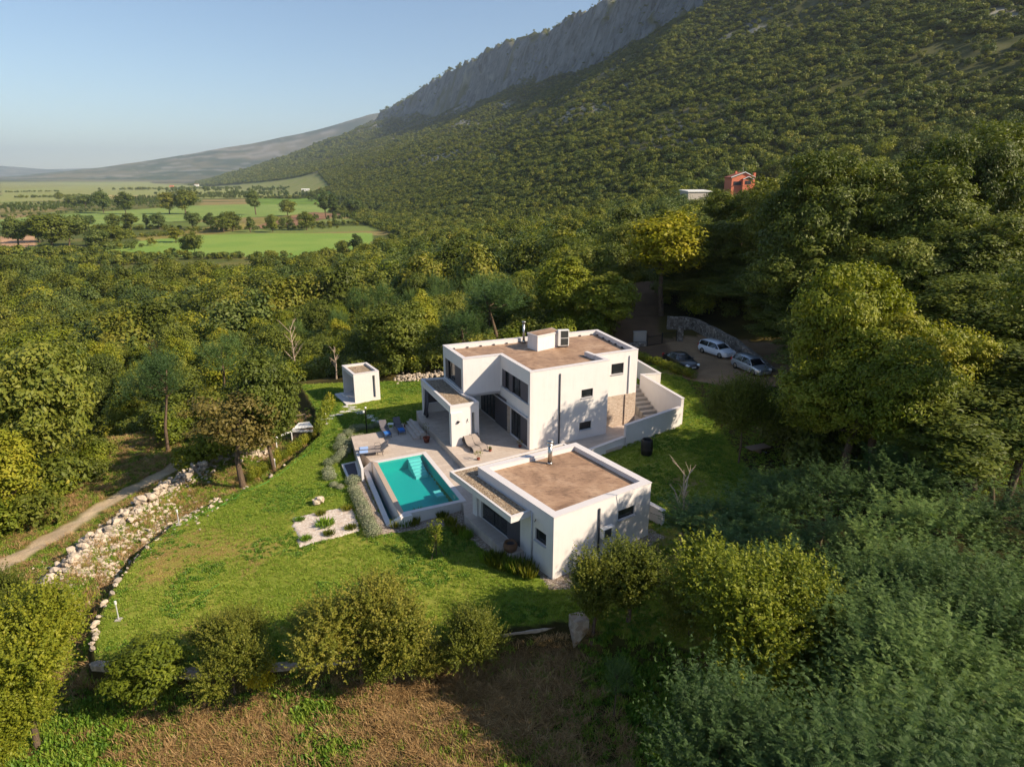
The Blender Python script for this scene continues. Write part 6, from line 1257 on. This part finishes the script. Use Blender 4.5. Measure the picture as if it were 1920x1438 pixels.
# bare dead trees
def deadtree(x, y, hh, label, seed, thin=.06):
    z = tz(x, y); t = thing('dead_tree', label, 'tree', (x, y, z)); r2 = random.Random(seed); m_ = MB(); m_.tube([(x, y, z-.2), (x+.1, y, z+hh*.5), (x-.1, y+.1, z+hh)], [thin*1.4, thin, thin*.25], 6); m_.build('trunk', M['bark_pale'], t); m_ = MB()
    for i in range(14):
        z0 = z+hh*r2.uniform(.35, .95); a = r2.uniform(0, 6.28); l_ = hh*r2.uniform(.12, .28); e = (x+l_*math.cos(a)*.6, y+l_*math.sin(a)*.6, z0+l_*.8); m_.tube([(x, y, z0), e], [thin*.5, thin*.12], 4)
        for j in range(3): b2 = a+r2.uniform(-1, 1); f = r2.uniform(.4, .9); s0 = (x+(e[0]-x)*f, y+(e[1]-y)*f, z0+(e[2]-z0)*f); m_.tube([s0, (s0[0]+l_*.3*math.cos(b2), s0[1]+l_*.3*math.sin(b2), s0[2]+l_*.3)], [thin*.25, thin*.08], 4)
    m_.build('branches', M['bark_pale'], t)
x, y, z = g(1272, 1050); deadtree(x, y, atY(1270, 882, y)[2]-z, 'bare dead pale trunk with broken arms right of the guest house', 3, .07)
x, y, _ = atY(545, 620, 76); deadtree(x, y, atY(545, 612, 76)[2]-tz(x, y), 'bare leafless pale tree standing among green trees behind the shed', 4, .09)
x, y, _ = atY(625, 640, 71); deadtree(x, y, atY(625, 655, 71)[2]-tz(x, y), 'small dead grey tree at the wood edge left of the outhouse', 6, .07)
# corrugated roofed shed down the slope and open shelter on the right
def sheet(name, P, mat, n=22, amp=.03):
    a, b_, c_, d = [Vector(p) for p in P]; V_ = []
    for i in range(n*2+1):
        f = i/(2.*n); e = Vector((0, 0, amp if i % 2 else -amp)); V_ += [a.lerp(b_, f)+e, d.lerp(c_, f)+e]
    m_ = MB(); m_.add(V_, [(2*i, 2*i+2, 2*i+3, 2*i+1) for i in range(2*n)]); return m_
q = [Vector(atY(547, 805, 54.5)), Vector(atY(587, 800, 54.5)), Vector(atY(580, 790, 57)), Vector(atY(560, 793, 57))]
t = thing('shed', 'low shed with a white corrugated roof beside the hedge row', 'shed', (q[0].x, q[0].y, q[0].z-1.6)); o = sheet('roof', q, M['white'], 14).build('roof', M['white'], t); md = o.modifiers.new('s', 'SOLIDIFY'); md.thickness = .02
m_ = MB(); m_.prism([(p.x, p.y) for p in q], q[0].z-2.2, [q[0].z-.08, q[1].z-.08, q[2].z-.08, q[3].z-.08]); m_.build('wall', M['wood'], t); m_ = MB(); m_.box(((q[0].x+q[1].x)/2, q[0].y-.1, q[0].z-.12), ((q[1]-q[0]).length, .12, .16), math.atan2(q[1].y-q[0].y, q[1].x-q[0].x)); m_.build('gutter_board', M['white'], t)
a, b_ = Vector(atY(517, 821, 53.)), Vector(atY(546, 808, 54)); m_ = MB(); m_.tube([a, b_], .09, 6); m_.tube([a, (a.x, a.y, a.z-1.3)], .05, 6); m_.tube([b_, (b_.x, b_.y, b_.z-1.3)], .05, 6); tag(m_.build('fence_rail', M['white']), 'white rail continuing left from the corrugated shed roof', 'rail')
a, b_ = Vector(atY(538, 783, 57.)), Vector(atY(573, 776, 58)); m_ = MB(); m_.tube([a, b_], .05, 6); m_.tube([a, (a.x, a.y, a.z-1.8)], .04, 6); m_.tube([b_, (b_.x, b_.y, b_.z-1.8)], .04, 6); tag(m_.build('fence_rail', M['wood']), 'weathered wooden rail above the corrugated shed', 'rail')
q = [Vector(atY(1413, 838, 46.5)), Vector(atY(1437, 849, 45.2)), Vector(atY(1466, 834, 47.5)), Vector(atY(1432, 819, 49.5))]
M['bluesheet'] = flat('blue_grey_sheet', (112, 128, 142), .5)
t = thing('open_shelter', 'small open shelter with a blue grey corrugated roof on thin posts', 'shelter', (q[0].x, q[0].y, tz(q[0].x, q[0].y))); o = sheet('roof', q, M['bluesheet'], 16, .02).build('roof', M['bluesheet'], t); md = o.modifiers.new('s', 'SOLIDIFY'); md.thickness = .02
for p in q: m_ = MB(); m_.tube([(p.x, p.y, p.z-.03), (p.x, p.y, tz(p.x, p.y)-.1)], .04, 5); m_.build('post', M['wood'], t)
p = (q[0]+q[1])/2; m_ = MB(); m_.box((p.x-.3, p.y-.3, tz(p.x, p.y)+.35), (1.8, .8, .06), .4); m_.box((p.x-.3, p.y-.3, tz(p.x, p.y)+.15), (.2, .6, .35), .4); tag(m_.build('wooden_table', M['wood']), 'grey wooden table in front of the open shelter', 'table')
# fallen log, hose
a, b_ = g(20, 978), g(48, 964); m_ = MB(); m_.tube([(a[0], a[1], a[2]+.2), (b_[0], b_[1], b_[2]+.25)], [.22, .2], 9); m_.rock((b_[0]+.8, b_[1]+.2, b_[2]+.2), (.4, .3, .3), 8); tag(m_.build('fallen_log', M['bark_pale']), 'pale fallen log on the grass at the left border', 'log')
for nm, pts_, lb in (('garden_hose', [(452, 925), (440, 935), (400, 955), (374, 965), (345, 982)], 'thin green hose from the forked tree to the bollard lamp'), ('garden_hose', [(592, 840), (560, 862), (530, 885), (500, 905), (462, 922)], 'thin green hose lying along the hedge plants'), ('garden_hose', [(412, 1095), (395, 1105), (366, 1118)], 'short piece of green hose on the lower lawn')):
    m_ = MB(); m_.tube([(lambda q: (q[0], q[1], q[2]+.03))(g(a, b_)) for a, b_ in pts_], .022, 5); 
    if 'hose' not in M: M['hose'] = flat('green_hose', (60, 150, 60), .5)
    tag(m_.build(nm, M['hose'], None, True), lb, 'hose')
# ------------------------------------------------------------------ far houses
def far_house(px, py, Y, wm, hm, dm, wall, roof, label, rz=0, pitch=1.6, wins=3, z=None):
    x, y, z_ = atY(px, py, Y); t = lthing('far_house', label, 'house', (x, y, z_), rz); m_ = MB(); m_.box((0, 0, hm/2-2), (wm, dm, hm+4)); m_.add([(-wm/2, -dm/2, hm), (-wm/2, dm/2, hm), (-wm/2, 0, hm+pitch-.1), (wm/2, -dm/2, hm), (wm/2, dm/2, hm), (wm/2, 0, hm+pitch-.1)], [(0, 2, 1), (3, 4, 5)]); lpart(m_, 'wall', wall, t)
    m_ = MB(); o_ = .5
    for sg in (-1, 1): m_.add([(-wm/2-o_, sg*(dm/2+o_), hm-.2), (wm/2+o_, sg*(dm/2+o_), hm-.2), (wm/2+o_, 0, hm+pitch), (-wm/2-o_, 0, hm+pitch), (-wm/2-o_, sg*(dm/2+o_), hm-.45), (wm/2+o_, sg*(dm/2+o_), hm-.45), (wm/2+o_, 0, hm+pitch-.25), (-wm/2-o_, 0, hm+pitch-.25)], [(0, 1, 2, 3), (7, 6, 5, 4), (0, 4, 5, 1), (1, 5, 6, 2), (0, 3, 7, 4)])
    lpart(m_, 'roof', roof, t)
    for i in range(wins): m_ = MB(); m_.box((-wm/2+wm*(i+.5)/wins, -dm/2-.02, hm*.55), (1.3, .1, 1.4)); lpart(m_, 'window', M['frame'], t)
    return t
for a in ((590, 339, 2900, 26, 8, 14, 'white', 'rooftile', 'long white house with red roof on the lower mountain foot, above the poplar belt'), (614, 339, 2920, 16, 8, 14, 'orange', 'rooftile', 'orange walled house beside the long white one at the mountain foot'), (670, 348, 2500, 15, 7, 12, 'white', 'rooftile', 'white house low on the foothill left of the quarry'),
          (790, 362, 1250, 14, 6, 9, 'concrete', 'rooftile', 'small house with brown roof in the woods below the mountain'), (604, 358, 1900, 18, 6, 10, 'white', 'rooftile', 'white house with red roof behind the poplar belt'), (573, 358, 1950, 22, 4, 10, 'white', 'white', 'long flat white shed behind the poplar belt'),
          (322, 351, 4200, 22, 9, 16, 'orange', 'rooftile', 'reddish farmhouse on the plain at the mountain tip'), (369, 349, 4100, 24, 10, 16, 'white', 'rooftile', 'white farmhouse on the plain at the mountain tip'), (1006, 290, 1100, 5, 4, 5, 'white', 'rooftile', 'tiny white hut in the middle of the forested slope'), (1330, 213, 980, 9, 4, 6, 'white', 'fascia', 'small pale building high on the forested slope')):
    x_, y_, z_ = atY(a[0], a[1], a[2]); far_house(*a[:6], M[a[6]], M[a[7]], a[8], .2)
# orange house with gabled front, and the white roofed one next to it
x, y, z = atY(1392, 347, 372); t = lthing('orange_house', 'orange rendered house with white edged gables showing above the trees', 'house', (x, y, z), .12)
m_ = MB(); m_.box((0, 4, -1), (13, 9, 10)); m_.box((1.8, -1.2, -1.2), (5.5, 2.4, 8)); m_.add([(-4.5, -.5, 4), (5.6, -.5, 4), (.6, -.5, 6.3)], [(0, 1, 2)]); lpart(m_, 'wall', M['orange'], t)
m_ = MB()
for (x0, x1, xp, y0, y1, z0, zp) in ((-7.2, 6.6, .5, -.9, 8.6, 3.9, 6.6), (-1.2, 5, 1.9, -2.8, 0, 2.9, 4.3)):
    for (xa, xb) in ((x0, xp), (xp, x1)):
        za, zb_ = (z0, zp) if xa == x0 else (zp, z0); m_.add([(xa, y0, za), (xb, y0, zb_), (xb, y1, zb_), (xa, y1, za), (xa, y0, za-.3), (xb, y0, zb_-.3), (xb, y1, zb_-.3), (xa, y1, za-.3)], [(0, 1, 2, 3), (7, 6, 5, 4), (0, 4, 5, 1), (2, 6, 7, 3)])
lpart(m_, 'roof', M['rooftile'], t)
m_ = MB(); m_.tube([(-7.2, -1., 3.9), (.5, -1., 6.6), (6.6, -1, 3.9)], .28, 4); m_.tube([(-1.2, -2.9, 2.9), (1.9, -2.9, 4.3), (5, -2.9, 2.9)], .24, 4); lpart(m_, 'bargeboard', M['white'], t)
for (wx, wz, ww) in ((1.9, 1.2, 3.4), (-3.2, .8, 4.4)): m_ = MB(); m_.box((wx, -2.44 if wx > 0 else -.54, wz), (ww, .1, 1.9)); lpart(m_, 'window', M['frame'], t)
m_ = MB(); m_.box((7.3, 2, 2.5), (1.1, 1.1, 7.6)); m_.box((-2, 5, 6.2), (.9, .9, 2)); lpart(m_, 'chimney', M['orange'], t)
m_ = MB(); m_.tube([(1.5, 4, 6), (1.5, 4, 9.3)], .08, 5); lpart(m_, 'antenna', M['fascia'], t)
x, y, z = atY(1304, 362, 330); t = lthing('white_roof_house', 'pale house with a flat white roof half hidden left of the orange house', 'house', (x, y, z), .25); m_ = MB(); m_.box((0, 0, -2), (12, 8, 5.6)); lpart(m_, 'wall', M['concrete'], t); m_ = MB(); m_.box((0, 0, 1.0), (13, 9, .4), 0, 0, .06); lpart(m_, 'roof', M['white'], t)
# ------------------------------------------------------------------ grass, weeds and straw
def tuft(name, mat, n, h0, h1, sp, wd, lean, seed):
    q = np.random.default_rng(seed); a = q.uniform(0, 6.283, n); r0 = sp*q.uniform(0, 1, n)**.6; P = np.stack([r0*np.cos(a), r0*np.sin(a), np.full(n, -.02)], 1); b2 = q.uniform(0, 6.283, n)
    hh = q.uniform(h0, h1, n); tip = P+np.stack([np.cos(b2)*hh*lean*q.uniform(.3, 1, n), np.sin(b2)*hh*lean*q.uniform(.3, 1, n), hh], 1); sd_ = np.stack([-np.sin(b2), np.cos(b2), np.zeros(n)], 1)*wd; mid = P*.5+tip*.5+np.array([0, 0, .12])*hh[:, None]
    V_ = np.stack([P-sd_*.5, P+sd_*.5, mid+sd_, mid-sd_], 1).reshape(-1, 3); V2_ = np.stack([mid-sd_, mid+sd_, tip+sd_*.1, tip-sd_*.1], 1).reshape(-1, 3)
    return npmesh(name, np.concatenate([V_, V2_]), np.arange(8*n).reshape(-1, 4), M[mat], attrs=[('tint', 'POINT', 'FLOAT', np.tile(np.repeat(np.clip(q.normal(.5, .25, n), 0, 1), 4), 2))])
def cover(name, n, box, test, s0, s1, meshes, pick, label, cat):
    x = rng.uniform(box[0], box[1], n); y = rng.uniform(box[2], box[3], n); k_ = test(x, y); x = x[k_]; y = y[k_]; z = T(x, y)
    print(name, len(x)); return scatter(name, np.stack([x, y, z], 1), rng.uniform(s0, s1, len(x)), rng.uniform(0, 6.28, len(x)), pick(x, y), meshes, label, cat)
HARD = [upT, [(-13.5, 50.6), (-12.2, 46.8), (-11.9, 46), (-12.4, 45.2), (-9, 36), (-5.4, 36.6), (-3.7, 36.9), (-.2, 31.7), (2.2, 30.2), (8.7, 34.6), (4.4, 41), (3.2, 43.5), (-7, 52), (-8.9, 54.5), (-11.3, 51.6)], BED, [(7.6, 48.4), (5.2, 44.7), (9.0, 47.9), (14.4, 51.2), (12.6, 57), (10.4, 62), (8, 61), (-6.2, 55), (0, 47)], [(-18.4, 64.3), (-16.3, 60.8), (-13.2, 62.7), (-15.2, 66), (-17.5, 64.9)], FPS[0], FPS[1], hk]
def on_lawn(x, y):
    k_ = inpoly(x, y, POLY) & (y < 69) & (x < 17)
    for P_ in HARD: k_ &= ~inpoly(x, y, P_)
    return k_ & (dpoly(x, y, EDGE) > .15)
gm = [tuft('grass', 'grassleaf', 26, .05, .10, .16, .008, .8, 600), tuft('grass', 'grassleaf', 22, .05, .12, .14, .010, .8, 601), tuft('clover', 'weed', 16, .05, .12, .11, .03, 1.0, 602), tuft('dry_grass', 'straw', 20, .03, .07, .15, .007, 1.0, 603)]
def lawnpick(x, y):
    d = sm(.5, .7, fbm(x/5.+3, y/5., 4, 47))*sm(42, 34, y); c = fbm(x/2.5, y/2.5, 3, 48); u = rng.uniform(0, 1, len(x)); return np.where(u < d*.8+.06, 3, np.where((c > .52) & (u > .55), 2, np.where(u > .5, 1, 0)))
cover('grass', 90000, (-27, 17, 22, 69), on_lawn, .7, 1.35, gm, lawnpick, 'short mown lawn grass around the houses and pool', 'grass')
wm_ = [tuft('weeds', 'weed', 30, .06, .2, .22, .03, .7, 610), tuft('weeds', 'weed', 24, .08, .26, .2, .05, .8, 611), tuft('straw', 'straw', 46, .08, .26, .3, .012, 2.0, 612), tuft('straw', 'straw', 40, .10, .30, .3, .014, 2.2, 613), tuft('herbs', 'grassleaf', 34, .08, .24, .22, .014, .8, 614)]
def on_field(x, y): return (~inpoly(x, y, POLY)) & (dpoly(x, y, EDGE) > .3) & ~((x < -14) & (dpoly(x, y, TR) < 1.0)) & (np.abs(x) < 8+y*.9)
def fieldpick(x, y):
    v = fbm(x/5., y/5., 3, 49); u = rng.uniform(0, 1, len(x)); fr_ = (y < 31); st = np.where(u < .5, 2, 3); gr_ = np.where(u < .3, 1, np.where(u < .6, 0, 4)); return np.where(fr_ & (v+u*.4-.2 < .56) & (x < 5), st, np.where((~fr_) & (u < .18), 3, gr_))
cover('undergrowth', 42000, (-30, 22, 7, 33), on_field, .6, 1.3, wm_, fieldpick, 'dry straw and green weeds of the rough field below the garden wall', 'undergrowth')
cover('meadow_grass', 42000, (-48, -14, 26, 62), lambda x, y: on_field(x, y) & (rng.uniform(0, 1, len(x)) < sm(.2, 1.2, dpoly(x, y, RB))+.12), .5, 1.1, [wm_[4], gm[1], wm_[0], wm_[3]], lambda x, y: rng.choice([0, 0, 1, 1, 2, 3], len(x)), 'rough meadow grass beside the dirt track', 'grass')
cover('shade_grass', 16000, (14, 34, 36, 72), lambda x, y: ~inpoly(x, y, PARK) & (dpoly(x, y, [(15, 70), (15.2, 80)]) > 3), .7, 1.3, gm[:3], lambda x, y: rng.integers(0, 3, len(x)), 'shaded lawn grass right of the house', 'grass')
# ------------------------------------------------------------------ air
b = NB('haze'); pv = b.n('ShaderNodeVolumePrincipled'); pv.inputs['Color'].default_value = (.74, .85, 1, 1); pv.inputs['Density'].default_value = .000056; pv.inputs['Anisotropy'].default_value = .3
b.l(pv.outputs[0], b.out.inputs['Volume'])
mb = MB(); mb.box((0, 0, 560), (56000, 56000, 1240)); hz = mb.build('haze', b.m); tag(hz, kind='stuff')
